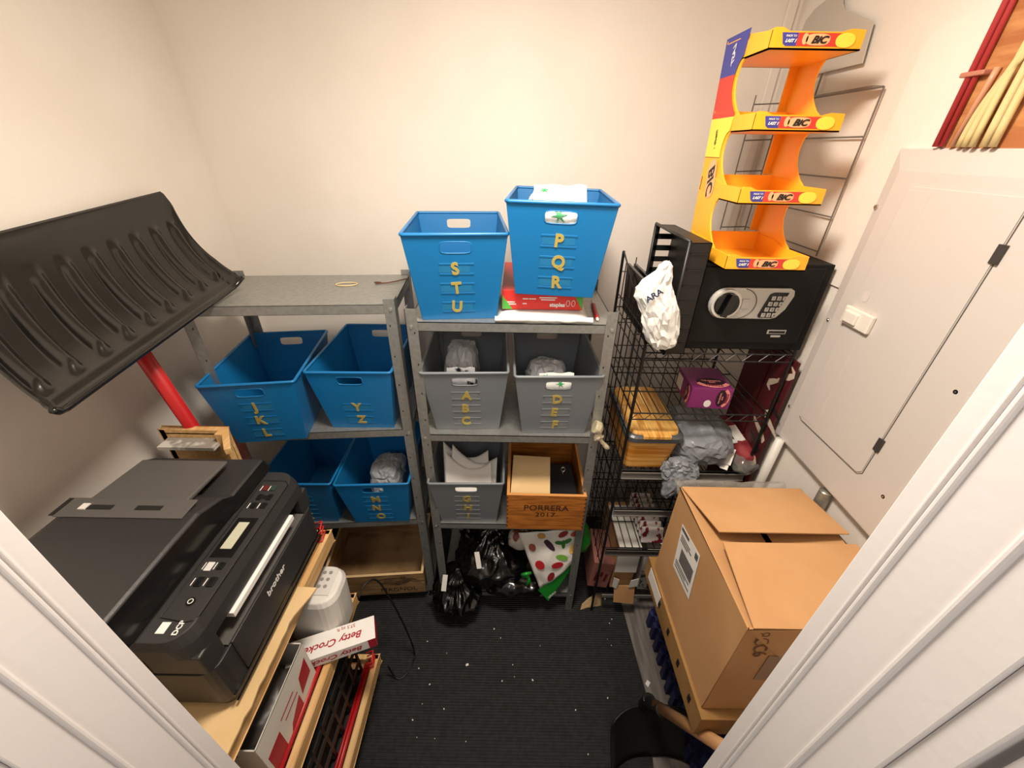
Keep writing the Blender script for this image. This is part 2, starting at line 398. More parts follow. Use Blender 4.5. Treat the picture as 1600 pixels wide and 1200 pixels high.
# ------------------------------------------------------------------ top of middle unit: padded envelope, red box, marker
q=MB();zt=1.3825
def env(u,v):
    x=-.046+.262*u;y=1.030+.24*v;e=1-(2*abs(v-.5))**4
    return V((x,y,zt+.0165*e*(1-(2*abs(u-.5))**8)+.001))
q.grid(env,20,12);q.grid(lambda u,v:V((-.046+.262*u,1.030+.24*v,zt)),20,12)
def lip(u,v):
    a=v*math.pi;return V((-.05+.27*u,1.034-.010*math.sin(a)+.006*noise.noise(V((u*9,v,1))),zt+.009-.008*math.cos(a)+.003*noise.noise(V((u*7,3,v)))))
q.grid(lip,24,6)
solo('padded_envelope',q,POLYW,'white padded mailing envelope lying flat under the red box','envelope',smooth=True,weld=True)
t=thing('red_carton','red carton with green corners lying under the P Q R bin','box',(.08,1.2,1.401),0)
REDC=mat('red_card','#d8332c',.45);GRC=mat('green_card','#4aa33c',.5)
zb=1.4012;x0,x1,y0,y1,z1=-.032,.197,1.085,1.40,1.4565
obj('body',MB().box((x0,y0,zb),(x1,y1,z1)),REDC,t,bevel=.001)
q=MB()
q.prism([(x0-.0004,y0+.001,zb+.001),(x0-.0004,y0+.05,zb+.001),(x0-.0004,y0+.001,z1-.002)],(-.0004,0,0))
q.prism([(x0+.001,y0-.0004,zb+.001),(x0+.03,y0-.0004,zb+.001),(x0+.001,y0-.0004,z1-.015)],(0,-.0004,0))
q.prism([(x1-.001,y0-.0004,zb+.001),(x1-.03,y0-.0004,z1-.002),(x1-.001,y0-.0004,z1-.002)],(0,-.0004,0))
obj('green_corner',q,GRC,t,label='green printed corner')
q=MB()
for bx,bz,bw in((.0,.014,.03),(.0,.020,.026),(.048,.016,.012),(.066,.03,.02),(.048,.03,.016),(.095,.034,.05),(.10,.028,.04)):q.box((x0+.01+bx,y0-.0006,zb+bz),(x0+.01+bx+bw,y0-.0002,zb+bz+.003))
textmb(q,'staples',(.125,y0-.0006,zb+.015),(1,0,0),(0,0,1),.016,bold=.0006)
q.prism([(x0-.0004,y0+.10,zb+.02),(x0-.0004,y0+.14,zb+.02),(x0-.0004,y0+.14,zb+.04),(x0-.0004,y0+.10,zb+.04)],(-.0004,0,0))
q.tube(ell((.155,y0-.001,zb+.02),(1,0,0),(0,0,1),.005,.009,12),.0008,5,closed=True);q.tube(ell((.170,y0-.001,zb+.02),(1,0,0),(0,0,1),.005,.009,12),.0008,5,closed=True)
obj('print',q,PAPER,t,weld=False,label='white printing')
t=thing('marker_pen','red marker pen lying on the right end of the middle top shelf','pen',(.243,1.12,1.383),0)
obj('barrel',MB().cyl((.237,1.055,1.389),(.245,1.17,1.389),.0058,n=14),RED,t,smooth=False)
obj('cap',MB().cyl((.245,1.17,1.389),(.248,1.205,1.389),.0056,.004,n=14).cyl((.2365,1.048,1.389),(.237,1.056,1.389),.004,n=12),PAPER,t,label='white ends')
# rubber band + rusty wire on left unit top
q=MB();q.tube(ell((-.535,1.25,1.4155),V((1,.1,0)),V((0,1,0)),.033,.018,28),.0018,6,closed=True)
solo('rubber_band',q,mat('cream_rubber','#cdb88a',.6),'cream rubber band on the top shelf of the left unit','rubber band',smooth=True)
q=MB();q.tube([(-.44,1.262,1.416),(-.41,1.27,1.416),(-.385,1.285,1.417),(-.36,1.32,1.416)],.002,6)
q.tube([(-.44,1.262,1.416),(-.45,1.268,1.417),(-.445,1.275,1.416),(-.43,1.268,1.417)],.0022,6)
solo('rusty_wire',q,mat('rust','#5b3420',.8),'rusty twisted wire at the right end of the left top shelf','wire')
# twisted clear plastic on right post
q=MB();pts=[];rr=[]
for i in range(20):
    u=i/19;pts.append((.26+.05*u+.006*math.sin(9*u),1.005-.012*u,1.05-.085*u+.004*math.sin(14*u)));rr.append((.016*(1-u)**1.2+.004)*(1+.35*math.sin(17*u)))
q.tube(pts,rr,9)
for v in q.v:
    v+=V((noise.noise(v*90),noise.noise(v*90+V((5,0,0))),noise.noise(v*90+V((0,5,0)))))*.004
solo('twisted_plastic_wrap',q,mat('clear_wrap','#cfc3a4',.15,alpha=.6,spec=.8),'twisted clear plastic wrap hanging on the right post of the middle unit','wrap')
# ------------------------------------------------------------------ wooden wine crates
WOODP=mat('oak_crate_wood','#b5712c',.5,col2='#8f541d',nscale=5,stretch=(2,2,22),bump=.08,bscale=30)
WOODM=mat('pine_crate_wood','#a08058',.6,col2='#7d5f3e',nscale=4,stretch=(2,2,16),bump=.08,bscale=30)
WOODME=mat('pine_edge','#d8b88a',.6)
def crate(t,W,D,H,wd,edge,th=.012,rakebot=0):
    for nm,lo,hi in(('front_board',(0,0,0),(W,th,H)),('back_board',(0,D-th,0),(W,D,H)),('side_board',(0,th,0),(th,D-th,H)),('side_board',(W-th,th,0),(W,D-th,H))):
        m=MB().box(lo,hi);
        m.m[1]=1
        obj(nm,m,[wd,edge],t,local=True,bevel=.0008)
    obj('bottom_board',MB().box((th,th,0.002),(W-th,D-th,.012)),wd,t,local=True)
t=thing('wine_crate','oak wine crate branded with the year 2017 holding a black cash box','crate',(-.012,1.006,.5625),-.01)
crate(t,.285,.34,.178,WOODP,mat('oak_edge','#cf9150',.5),.011)
q=MB();o=V((.143,-.0004,.115))
textmb(q,'PORRERA',o,(1,0,0),(0,0,1),.038,sx=1.0);textmb(q,'2017',o+V((-.002,0,-.034)),(1,0,0),(0,0,1),.030,sx=1.25)
obj('branded_lettering',q,mat('burnt_brand','#3c1b08',.7),t,local=True,weld=False)
q=MB()
for k in range(8):
    z=.012+k*.021
    for xx in(.0,.2795):q.box((xx,-.0003,z),(xx+.0055,.0,z+.010))
obj('corner_joint',q,mat('end_grain','#5f3410',.7),t,local=True)
t=thing('cash_box','black metal cash box with its key standing in the oak crate','cash box',(.13,1.17,.576),0)
q=MB();q.box((.01,1.035,.576),(.252,1.23,.655));obj('body',q,mat('black_metal','#1d1e20',.3),t,bevel=.006,segs=3)
q=MB();q.box((.008,1.033,.657),(.254,1.232,.69));obj('lid',q,mat('black_metal','#1d1e20',.3),t,bevel=.008,segs=3)
q=MB();q.tube(ell((.205,1.16,.722),(1,0,0),(0,.3,1),.0075,.009,14),.003,6,closed=True);q.cyl((.205,1.157,.69),(.205,1.159,.714),.0028,n=8)
obj('key',q,mat('nickel','#bdbdb8',.25,.9),t,smooth=True)
q=MB();q.box((-.072,-.080,0),(.072,.080,.003),R=Rz(0));
mt=Matrix.Translation((.078,1.115,.735))@Matrix.Rotation(-.06,4,'Z')@Matrix.Rotation(.30,4,'X')
q.v=[mt@v for v in q.v]
solo('cardboard_square',q,CARDE,'tan cardboard square leaning on the cash box in the oak crate','cardboard',bevel=.001)
t=thing('wine_crate','weathered open pine crate with a branded crest on the bottom left shelf','crate',(-.80,1.015,.0745),.085)
crate(t,.43,.33,.135,WOODM,WOODME,.011)
q=MB();textmb(q,'MAGNOL',(.315,-.0004,.03),(1,0,0),(0,0,1),.034,sx=1.1)
for k in range(5):
    q.tube([(.24+.018*k+.0*i+.02*i,-.0004,.075+.012*k%.03+.01*math.sin(i*1.3+k)) for i in range(7)],.0011,5)
q.tube(ell((.30,-.0004,.092),(1,0,0),(0,0,1),.07,.022,30),.001,5,closed=True)
q.tube(ell((.34,-.0004,.112),(1,0,0),(0,0,1),.012,.007,12),.0012,5,closed=True)
obj('branded_lettering',q,mat('dark_brand','#2d1c10',.7),t,local=True,weld=False)
obj('white_sticker',MB().box((.20,.316,.11),(.29,.3185,.125)),PAPER,t,local=True)
# ------------------------------------------------------------------ bottom shelf: garbage bags & shopping bag
BAG=mat('black_garbage_bag','#060606',.2,bump=.5,bscale=30,spec=.75)
def gather(top,h):
    def f(q,p):
        k=max(0,(q.z-top)/h);s=max(.12,1-k*1.0)
        rib=1+.10*k*math.sin(math.atan2(p.y,p.x)*16)
        return V((q.x*s*rib,q.y*s*rib,q.z+.02*k))
    return f
q=MB();blob(q,(-.075,1.15,.262),(.15,.15,.135),21,.013,13,e=2.6,floor=.126,fn=gather(0,.15),lvl=6)
for dx,dz,dy in((-.06,.05,-.03),(.03,.06,0),(-.03,.07,.02)):
    q.grid(lambda u,v,dx=dx,dz=dz,dy=dy:V((-.075+dx*(1+v)+.03*(u-.5),1.13+dy+.02*math.sin(u*6+v*3),.37+dz*v*1.2+.015*noise.noise(V((u*4,v*4,dx*30))))),6,8)
solo('garbage_bag',q,BAG,'large knotted black garbage bag on the bottom shelf of the middle unit','bag','black garbage bags',smooth=True)
q=MB();blob(q,(-.222,1.045,.12),(.098,.115,.115),23,.014,15,e=2.4,floor=.007,fn=gather(0,.13),lvl=6)
for v in q.v:
    if v.y>1.018 and v.z<.128:v.z=.128
q.grid(lambda u,v:V((-.30-.035*v+.03*(u-.5),1.0+.02*math.sin(u*6),.11+.03*v+.05*u*(1-v))),5,6)
solo('garbage_bag',q,BAG,'smaller black garbage bag slumped over the shelf edge onto the mat','bag','black garbage bags',smooth=True)
q=MB();blob(q,(.03,1.045,.155),(.13,.055,.045),27,.010,13,e=2.2,floor=.126,lvl=5)
solo('garbage_bag',q,BAG,'flat black garbage bag under the vegetable print bag','bag','black garbage bags',smooth=True)
for i,(x,y,z,a,h) in enumerate(((-.268,.992,.235,.12,.055),(-.128,1.03,.335,-.18,.055))):
    q=MB();R=Ry(a)@Rx(-.45);h*=1.3;q.box((-.010,-.001,-h/2),(.010,.001,h/2));q.v=[V((x,y,z))+R@v for v in q.v]
    solo('paper_tag',q,PAPER,['white paper tag by the left post above the smaller garbage bag','white paper tag on the top of the large garbage bag'][i],'tag','white paper tags on the garbage bags')
# vegetable print bag
GBAG=mat('green_plastic_bag','#1f8a2c',.28,bump=.3,bscale=35)
t=thing('shopping_bag','green plastic shopping bag with a fruit and vegetable print, bottom right of middle unit','bag',(.2,1.1,.126),0)
def gb(q,p):
    return V((q.x*(1+.25*p.z),q.y,q.z))
q=MB();blob(q,(.225,1.145,.290),(.11,.075,.165),31,.012,11,e=2.6,floor=.126,fn=gb,lvl=5)
for v in q.v:
    if v.x>.275 and v.z<.33:v.x=.275
def gs(u,v):
    A,B,C,D=V((.125,1.000,.185)),V((.172,.992,.118)),V((.292,1.055,.36)),V((.272,1.030,.345))
    return A.lerp(D,u).lerp(B.lerp(C,u),v)+V((0,-.008*math.sin(3*u),.006*noise.noise(V((u*6,v*4,2)))))
q.grid(gs,16,8);q.grid(lambda u,v:V((.27+.03*u,1.04+.03*u,.34+.12*v)),4,6)
obj('bag_body',q,GBAG,t,smooth=True)
def fp(u,v,off=0):   # print panel surface, u across, v up
    A,B,C,D=V((.132,.998,.195)),V((.268,1.028,.335)),V((.29,1.062,.50)),V((.035,1.062,.47))
    q_=A.lerp(B,u).lerp(D.lerp(C,u),v);x,y,z=q_.x,q_.y-.014*math.sin(math.pi*u)*math.sin(math.pi*min(1,v+.2)),q_.z
    d=.010*noise.noise(V((u*4,v*4,3)))
    return V((x,y+d,z))
q=MB();q.grid(lambda u,v:fp(u,v),20,20);obj('printed_panel',q,PLASW,t,smooth=True,solid=.001,label='white panel with printed vegetables')
def veg(u,v,a,b,col,e=2,rot=0):
    ex=(fp(u+.05,v)-fp(u-.05,v)).normalized();ey=(fp(u,v+.05)-fp(u,v-.05)).normalized()
    ex2=ex*math.cos(rot)+ey*math.sin(rot);ey2=-ex*math.sin(rot)+ey*math.cos(rot)
    n=nrm(ex,ey);n=n if n.y<0 else -n
    o=fp(u,v)+n*.004
    m_=MB();m_.prism(ell(o,ex2,ey2,a,b,20,e),n*.0008)
    obj('printed_vegetable',m_,mat('print_'+col,'#'+col,.5),t)
for a in((.2,.42,.021,.021,'b5202a'),(.36,.12,.019,.018,'7c1a1f'),(.55,.3,.024,.016,'a31d25',2,-.5),(.45,.72,.032,.013,'35182c',2,-.9),(.9,.5,.019,.019,'d8a53a'),(.9,.5,.010,.010,'e8d27a'),
         (.66,.42,.024,.013,'6da33c',2,-.5),(.78,.74,.018,.008,'2c6b2c',2,.5),(.7,.68,.008,.02,'2c6b2c'),(.62,.74,.016,.008,'2c6b2c',2,-.4),(.7,.92,.022,.012,'8a2f2c',2,.5),(.35,.93,.016,.014,'b98a4a'),(.9,.88,.020,.012,'b0553a'),(.15,.75,.014,.020,'8a4a38')):veg(*a)
q=MB();text(t,'printed_word','sobeys',(.182,.982,.180),(.6,0,1),(-1,0,.6),.020,PAPER,shear=.2)
q=MB();q.tube([(.09,1.0,.30),(.07,.99,.31),(.055,.995,.295),(.065,1.0,.28),(.08,1.0,.275),(.085,.995,.26),(.075,.99,.245),(.09,1.0,.24)],.007,8)
obj('knotted_handle',q,GBAG,t,smooth=True)
q=MB();blob(q,(.055,1.10,.385),(.055,.03,.045),35,.007,14,e=2.6,lvl=4);
o=solo('printed_packet',q,mat('food_wrapper','#c9c2b8',.4,col2='#7b3a2c',nscale=22,mixlo=.5,mixhi=.56),'crumpled food wrapper behind the vegetable print bag','packet',smooth=True)
# ------------------------------------------------------------------ black wire rack
RX0,RX1,RY0,RY1=.375,.802,1.02,1.40
t=thing('wire_rack','black wire rack in the right corner carrying the safe','rack',(RX0,RY0,0),0)
zs=[1.307,1.097,.86,.675,.447,.14]
for px,py,tp in((RX0,RY0,1.32),(RX1,RY0,1.32),(RX0,RY1,1.50),(RX1,RY1,1.50)):
    obj('post',MB().cyl((px,py,.006),(px,py,tp),.005,n=10),BLKW,t)
q=MB()
for k in range(8):
    y=RY0+(RY1-RY0)*k/7.;q.cyl((RX0,y,.06),(RX0,y,1.32+.18*k/7),.0018,n=6)
for k in range(16):
    z=.08+k*.085;q.cyl((RX0,RY0,z),(RX0,RY1,z),.0018,n=6)
q.tube([(RX0,RY0,1.32),(RX0,RY0+.12,1.40),(RX0,RY1,1.50)],.0028,6)
obj('side_grid',q,BLKW,t,weld=False)
q=MB()
for k in range(1,9):
    x=RX0+(RX1-RX0)*k/9.;q.cyl((x,RY1,.06),(x,RY1,1.48),.0018,n=6)
for k in range(15):
    z=.10+k*.095;q.cyl((RX0,RY1+.003,z),(RX1,RY1+.003,z),.0018,n=6)
obj('back_grid',q,BLKW,t,weld=False)
PRAIL=mat('grey_price_rail','#6f6b67',.45)
for i,z in enumerate(zs):
    q=MB()
    n=15
    for k in range(n+1):
        x=RX0+(RX1-RX0)*k/n;q.cyl((x,RY0,z-.002),(x,RY1,z-.002),.0017,n=6)
    for y in(RY0,RY0+.13,RY0+.26,RY1):q.cyl((RX0,y,z-.005),(RX1,y,z-.005),.0025,n=6)
    if i<2:   # zig-zag truss lip
        q.cyl((RX0,RY0-.001,z-.028),(RX1,RY0-.001,z-.028),.0022,n=6)
        N=18 if i==0 else 20;pts=[(RX0+(RX1-RX0)*j/N,RY0-.001,z-.004 if j%2 else z-.028) for j in range(N+1)]
        q.tube(pts,.0015,5)
    sh=obj('wire_shelf',q,BLKW,t,weld=False)
    if i in(2,3,4):
        r=MB();r.box((RX0+.005,RY0-.012,z-.034),(RX1-.005,RY0-.006,z-.004));r.box((RX0+.005,RY0-.016,z-.034),(RX1-.005,RY0-.006,z-.031));r.box((RX0+.005,RY0-.016,z-.007),(RX1-.005,RY0-.006,z-.004))
        obj('price_rail',r,PRAIL if i<4 else mat('brown_grey_rail','#4d4642',.5),sh)
    if i==5:
        r=MB();r.box((RX0+.03,RY0-.01,z-.02),(RX1-.005,RY0-.005,z-.002));obj('price_rail',r,PRAIL,sh)
# ------------------------------------------------------------------ safe
SX0,SX1,SY0,SY1,SZ0,SZ1=.482,.826,1.030,1.28,1.3095,1.552
BLKS=mat('black_powder_coat','#080808',.6,spec=.3,bump=.06,bscale=300)
t=thing('safe','black electronic safe with a silver keypad panel on the wire rack','safe',(.65,1.15,SZ0),0)
obj('body',MB().box((SX0,SY0+.006,SZ0),(SX1,SY1,SZ1)),BLKS,t,bevel=.002)
obj('door',MB().box((SX0+.008,SY0,SZ0+.022),(SX1-.022,SY0+.008,SZ1-.008)),BLKS,t,bevel=.003)
SIL=mat('silver_plastic','#b9b8b3',.3,.35)
q=MB();yf=SY0
outl=[]
x0,x1,z0,z1=.521,.741,1.408,1.493
for k in range(13):
    a=math.radians(90+180*k/12);outl.append((x0+.0425+.0425*math.cos(a),yf-.001,(z0+z1)/2+.0425*math.sin(a)))
outl+=[(x1-.045,yf-.001,z0),(x1-.03,yf-.001,z0+.004),(x1-.012,yf-.001,z0+.028),(x1-.001,yf-.001,z1-.02),(x1-.004,yf-.001,z1-.006),(x1-.015,yf-.001,z1)]
q.prism(outl,(0,-.009,0));obj('lock_panel',q,SIL,t,bevel=.003)
yy=yf-.010
q=MB();cx,cz=.564,1.4505
q.cyl((cx,yy,cz),(cx,yy-.006,cz),.041,.039,n=32);obj('dial_ring',q,mat('silver_ring','#d6d5d0',.25,.4),t)
q=MB();q.cyl((cx,yy-.006,cz),(cx,yy-.011,cz),.033,.032,n=32)
q.box((cx-.009,yy-.024,cz-.031),(cx+.009,yy-.010,cz+.031),R=Ry(.25));obj('turn_knob',q,BLKG,t,bevel=.002)
q=MB();q.box((.606,yy-.003,1.437),(.627,yy,1.464));obj('key_cover',q,SIL,t,bevel=.002)
q=MB();q.tube([(.60+.045*math.sin(a),yy-.0005,1.4505+.041*math.cos(a)) for a in [math.radians(k) for k in range(10,175,8)]],.0014,6)
obj('panel_groove',q,mat('dark_silver','#6c6b68',.4,.3),t)
q=MB();q.prism([(.662,yy,1.413),(.700,yy,1.413),(.7225,yy,1.483),(.684,yy,1.483),(.674,yy,1.478),(.659,yy,1.42)],(0,-.002,0));kp=obj('keypad',q,BLKG,t,bevel=.001)
for r in range(4):
    for c in range(3):
        x=.672+c*.0145+(3-r)*.0042;z=1.4215+(3-r)*.0155
        k_=MB();k_.box((x-.0055,yy-.0045,z-.0055),(x+.0055,yy-.002,z+.0055));kk=obj('key_button',k_,SIL,kp,bevel=.001)
        ch='123456789*0#'[r*3+c];kt=MB();textmb(kt,ch,(x,yy-.0046,z),(1,0,0),(0,0,1),.008,ext=.0001)
        kk2=k_ # digits as part of keypad
        obj('key_digit',kt,INK,kp,weld=False)
q=MB();q.box((.708,yf-.002,1.362),(.760,yf,1.374));q.box((.722,yf-.002,1.352),(.749,yf,1.358))
obj('badge',q,SIL,t,bevel=.0008)
obj('badge_inlay',MB().box((.712,yf-.0024,1.3645),(.757,yf-.002,1.3715)),BLKG,t)
# ------------------------------------------------------------------ black crate standing on its side left of the safe
t=thing('plastic_crate','black slotted plastic crate standing on its side against the safe','crate',(.455,1.15,1.309),0)
cx0,cx1,cy0,cy1,cz0,cz1=.425,.479,1.0,1.262,1.3095,1.608
R=MB()
R.box((cx1-.003,cy0,cz0),(cx1,cy1,cz1))                 # base of crate (vertical)
def wallslots(a,b,axis):
    pass
R.box((cx0,cy0,cz0),(cx1,cy0+.003,cz1));R.box((cx0,cy0,cz0),(cx1,cy1,cz0+.003));R.box((cx0,cy0,cz1-.003),(cx1,cy1,cz1))
n=9
for k in range(n+1):
    z=cz0+(cz1-cz0)*k/n;R.box((cx0,cy1-.003,z-.008 if k else z),(cx1,cy1,z+.008 if k<n else z))
R.box((cx0,cy1-.003,cz0),(cx0+.01,cy1,cz1))
obj('shell',R,BLK,t,bevel=.001)
R=MB();pp=[(cx0-.002,cy0-.003,cz0+.001),(cx0-.002,cy0-.003,cz1+.002),(cx0-.002,cy1+.003,cz1+.002),(cx0-.002,cy1+.003,cz0+.001)]
for a,b in zip(pp,pp[1:]+pp[:1]):
    R.cyl(a,b,.0045,n=8)
obj('rim',R,BLK,t,smooth=True)
for k in range(7):
    z=cz0+.03+k*.04;R=MB();R.box((cx0+.006,cy0-.0025,z),(cx1-.004,cy0,z+.004));obj('rib',R,BLK,t)
# folded black sleeves standing left of the crate
for i,(x,a) in enumerate(((.385,-.05),(.402,.03))):
    q=MB();q.box((x,1.06+.02*i,1.3095),(x+.010,1.36,1.47),R=Ry(a))
    solo('black_folder',q,BLKG,['black plastic folder standing at the left edge of the wire rack','black plastic folder standing just behind the white mailer bag'][i],'folder','black folders on the wire rack',bevel=.002)
# white poly mailer
def mf(q,p):
    k=(p.z+1)/2
    s=1-.72*max(0,k-.55)/.45*(1 if p.x<.9 else 1)
    return V((q.x*s+.010*max(0,k-.5)*4*.5,q.y*(1-.4*k),q.z))
def mf(q,p):
    z=1.447+.112*p.z
    T=[(1.335,.407,.020),(1.352,.405,.036),(1.42,.383,.046),(1.49,.360,.046),(1.515,.362,.032),(1.545,.372,.014),(1.562,.376,.003)]
    for (za,xa,wa),(zb,xb,wb) in zip(T,T[1:]):
        if z<=zb:
            k=max(0,(z-za)/(zb-za));xc=xa+(xb-xa)*k;w_=wa+(wb-wa)*k;break
    n=math.hypot(p.x,p.y)+1e-6;dx=p.x/n
    return V((xc+dx*w_*min(1,n*1.6)-.392,p.y*.028*(1-.35*max(0,p.z)),z-1.440))
q=MB();blob(q,(.392,.985,1.440),(.042,.030,.118),41,.0095,11,e=3.2,fn=mf,lvl=4,vor=26)
for v in q.v:
    if v.z<1.300:pass
    if v.y>.993 and v.x>.416:v.y=.993
t=thing('poly_mailer','crumpled white plastic mailer bag hanging in front of the black crate','bag',(.392,.985,1.325),0)
obj('bag_body',q,POLYW,t,smooth=False)
q=MB();textmb(q,'ARA',(.345,.948,1.492),V((.8,0,.6)),V((-.6,0,.8)),.022,bold=.0006)
obj('printed_word',q,mat('navy_ink','#1c2350',.6),t,weld=False)
# ------------------------------------------------------------------ BIC display
t=thing('lighter_display_rack','orange four tier plastic counter display standing on the safe','display rack',(.6,1.0,1.552),0)
tiers=[(.505,.962,1.5535),(.513,1.002,1.694),(.520,1.042,1.838),(.5275,1.082,1.984)]
TW=.192
YEL=mat('yellow_print','#e9d84a',.5);BLP=mat('blue_print','#3b3f93',.5);REP=mat('red_print','#cf3a2c',.5);PEA=mat('peach_print','#efb07e',.5)
rear=lambda z:1.212+.232*(z-1.6)
def xo(z):return .505+.052*(z-1.552)
for i,(x,y,z) in enumerate(tiers):
    q=MB();x1=x+TW;yr=rear(z)-.002;zu=.028
    q.box((x,y,z),(x1,yr,z+.003))
    # front lip with rounded right end
    fr=[(x,y,z)]+[(x1,y,z)]+[(x1+.0,y,z+.026),(x1-.006,y,z+.034),(x1-.03,y,z+.035),(x1-.05,y,z+.030),(x+.035,y,z+.030),(x+.02,y,z+.036),(x+.004,y,z+.036),(x,y,z+.032)]
    q.prism(fr,(0,.004,0))
    for xx in(x,x1-.004):
        q.prism([(xx,y+.001,z),(xx,yr,z),(xx,yr,z+.045),(xx,y+.15,z+.045),(xx,y+.11,z+.034),(xx,y+.001,z+.034)],(.004,0,0))
    q.box((x,yr-.004,z),(x1,yr,z+.05))
    tr=obj('tray',q,ORANGE,t,bevel=.0012)
    yy=y-.0006;ex=(1,0,0);ey=(0,0,1)
    s0,s1,zb,zt_=x+.028,x1-.012,z+.006,z+.0275
    m1=MB();s0=x+.020;m1.prism([(s0,yy,zt_),(s0+.006,yy,zb+.004),(s0+.012,yy,zb),(s0+.034,yy,zb),(s0+.034,yy,zt_)],(0,-.0004,0));obj('blue_print',m1,BLP,tr)
    m1=MB();m1.prism([(s0+.034,yy,zb),(s1-.04,yy,zb),(s1-.03,yy,zt_),(s0+.034,yy,zt_)],(0,-.0004,0));obj('red_print',m1,REP,tr)
    m1=MB();m1.prism(ell((s0+.077,yy-.0006,(zb+zt_)/2),ex,ey,.025,.0095,20,3),(0,-.0003,0));m1.prism(ell((s0+.050,yy-.0006,(zb+zt_)/2+.001),ex,ey,.006,.0095,14),(0,-.0003,0))
    obj('logo_oval',m1,PEA,tr)
    m1=MB();textmb(m1,'BiC',(s0+.079,yy-.0012,(zb+zt_)/2-.0008),ex,ey,.0165,shear=.35,bold=.0007,sx=1.25);obj('logo_lettering',m1,INK,tr,weld=False)
    m1=MB();m1.prism(ell((s1-.026,yy-.0008,(zb+zt_)/2-.0005),ex,ey,.020,.0120,22,2.3),(0,-.0003,0));obj('yellow_print',m1,YEL,tr)
    m1=MB();textmb(m1,'MADE TO',(s0+.020,yy-.0010,zb+.016),ex,ey,.005);textmb(m1,'LAST 1',(s0+.021,yy-.0010,zb+.008),ex,ey,.0075,shear=.3,bold=.0003);obj('small_print',m1,PAPER,tr,weld=False)
# scalloped side panels
def fy(z,i_):
    # front edge of the side panel between trays (concave)
    return None
def sidepoly(x_of):
    front=[];
    zsn=[p[2] for p in tiers]
    for i in range(3):
        za,zb=zsn[i]+.035,zsn[i+1]+.002
        ya,yb=tiers[i][1]+.085,tiers[i+1][1]+.10
        for k in range(11):
            u=k/10;z=za+(zb-za)*u
            base=ya*(1-u)+yb*u+.0;dip=.036*math.sin(math.pi*min(1,u*1.0))**.7
            front.append((base+dip,z))
    front.append((tiers[3][1]+.02,zsn[3]+.002));front.append((tiers[3][1]+.02,zsn[3]+.034))
    top=(rear(2.05),2.045)
    back=[(rear(2.03),2.03),(rear(1.8),1.8),(rear(1.5535),1.5535)]
    pts=[(tiers[0][1]+.085,1.5535)]+front+[(rear(2.03)-.04,2.04)]+back
    return [(x_of(z),y,z) for y,z in pts]
for nm,off,lab in(('side_panel',0,None),('side_panel',TW-.004,None)):
    q=MB();q.prism(sidepoly(lambda z:xo(z)+off),(.004,0,0));obj(nm,q,ORANGE,t,bevel=.0012)
# right side inner rib
for i in range(3):
    za,zb=tiers[i][2]+.05,tiers[i+1][2];zm=(za+zb)/2;q=MB()
    q.box((xo(zm)+TW-.022,rear(zm)-.006,za),(xo(zm)+TW-.001,rear(zm),zb+.004))
    obj('rear_flange',q,ORANGE,t,bevel=.001)
# outer graphic label on left panel
def lab(z,fy_):return (xo(z)-.0020,fy_,z)
def frontedge(z):
    zsn=[p[2] for p in tiers]
    for i in range(3):
        za,zb=zsn[i]+.035,zsn[i+1]+.002
        if za<=z<=zb:
            u=(z-za)/(zb-za);return tiers[i][1]*(1-u)+tiers[i+1][1]*u+.085*(1-u)+.10*u+.036*math.sin(math.pi*u)**.7
    i=min(range(4),key=lambda k:abs(zsn[k]+.015-z));return tiers[i][1]+.095
def strip(z0,z1,m,inset=.010,name='side_print'):
    q=MB();n=12
    q.add([p for k in range(n+1) for zz in[z0+(z1-z0)*k/n] for p in(lab(zz,frontedge(zz)+inset),lab(zz,rear(zz)-.006))],[(2*k,2*k+1,2*k+3,2*k+2) for k in range(n)])
    return obj(name,q,m,t,solid=.0004)
strip(1.785,1.870,YEL,name='yellow_side_print');strip(1.870,1.958,REP,name='red_side_print');strip(1.958,2.04,BLP,name='blue_side_print')
def stext(s,z,size,m,name,dy=0,sh=.3,bold=0):
    o=V((xo(z)-.0032,(frontedge(z)+rear(z))/2+dy,z));ey=V((0,-1,0));ex=V((.05,.23,1)).normalized()
    ex=V((0,.23,1)).normalized();ey=V((0,-1,.23)).normalized()
    q=MB();textmb(q,s,o,ex*-1,ey*-1,size,shear=sh,bold=bold);obj(name,q,m,t,weld=False)
q=MB();zc=1.735;o=V((xo(zc)-.0026,(frontedge(zc)+rear(zc))/2,zc));q.prism(ell(o,(0,.23,1),(0,-1,.23),.045,.024,22,3),(-.0004,0,0));obj('logo_oval',q,PEA,t)
stext('BIC',1.735,.044,INK,'logo_lettering',bold=.0015)
stext('made to',1.82,.016,INK,'side_lettering');stext('LAST 1',1.995,.018,PAPER,'side_lettering',bold=.0005)
# ------------------------------------------------------------------ white wire grid with header leaning on right wall
t=thing('wire_grid_panel','pale wire grid panel with a rounded header standing against the right wall','grid panel',(.82,1.3,1.31),0)
gx=XR-.006
WG=mat('grey_wire','#77706a',.4,.3)
q=MB()
q.tube([(gx-.004,1.130,1.553),(gx-.004,1.128,1.93),(gx-.004,1.235,1.93)],.0022,6)
q.cyl((gx-.004,1.375,1.553),(gx-.004,1.375,2.03),.0026,n=6)
q.cyl((gx-.004,1.53,1.553),(gx-.004,1.53,2.03),.0022,n=6)
for z in(1.565,1.653,1.743,1.833,1.93):q.tube([(gx-.004,1.130,z),(gx-.004,1.53,z),(gx-.09,1.535,z-.004)],.002,6)
q.box((gx-.03,1.13,1.928),(gx-.004,1.40,1.932));q.cyl((gx-.09,1.535,1.553),(gx-.09,1.535,1.95),.002,n=6)
obj('grid',q,WG,t,weld=False)
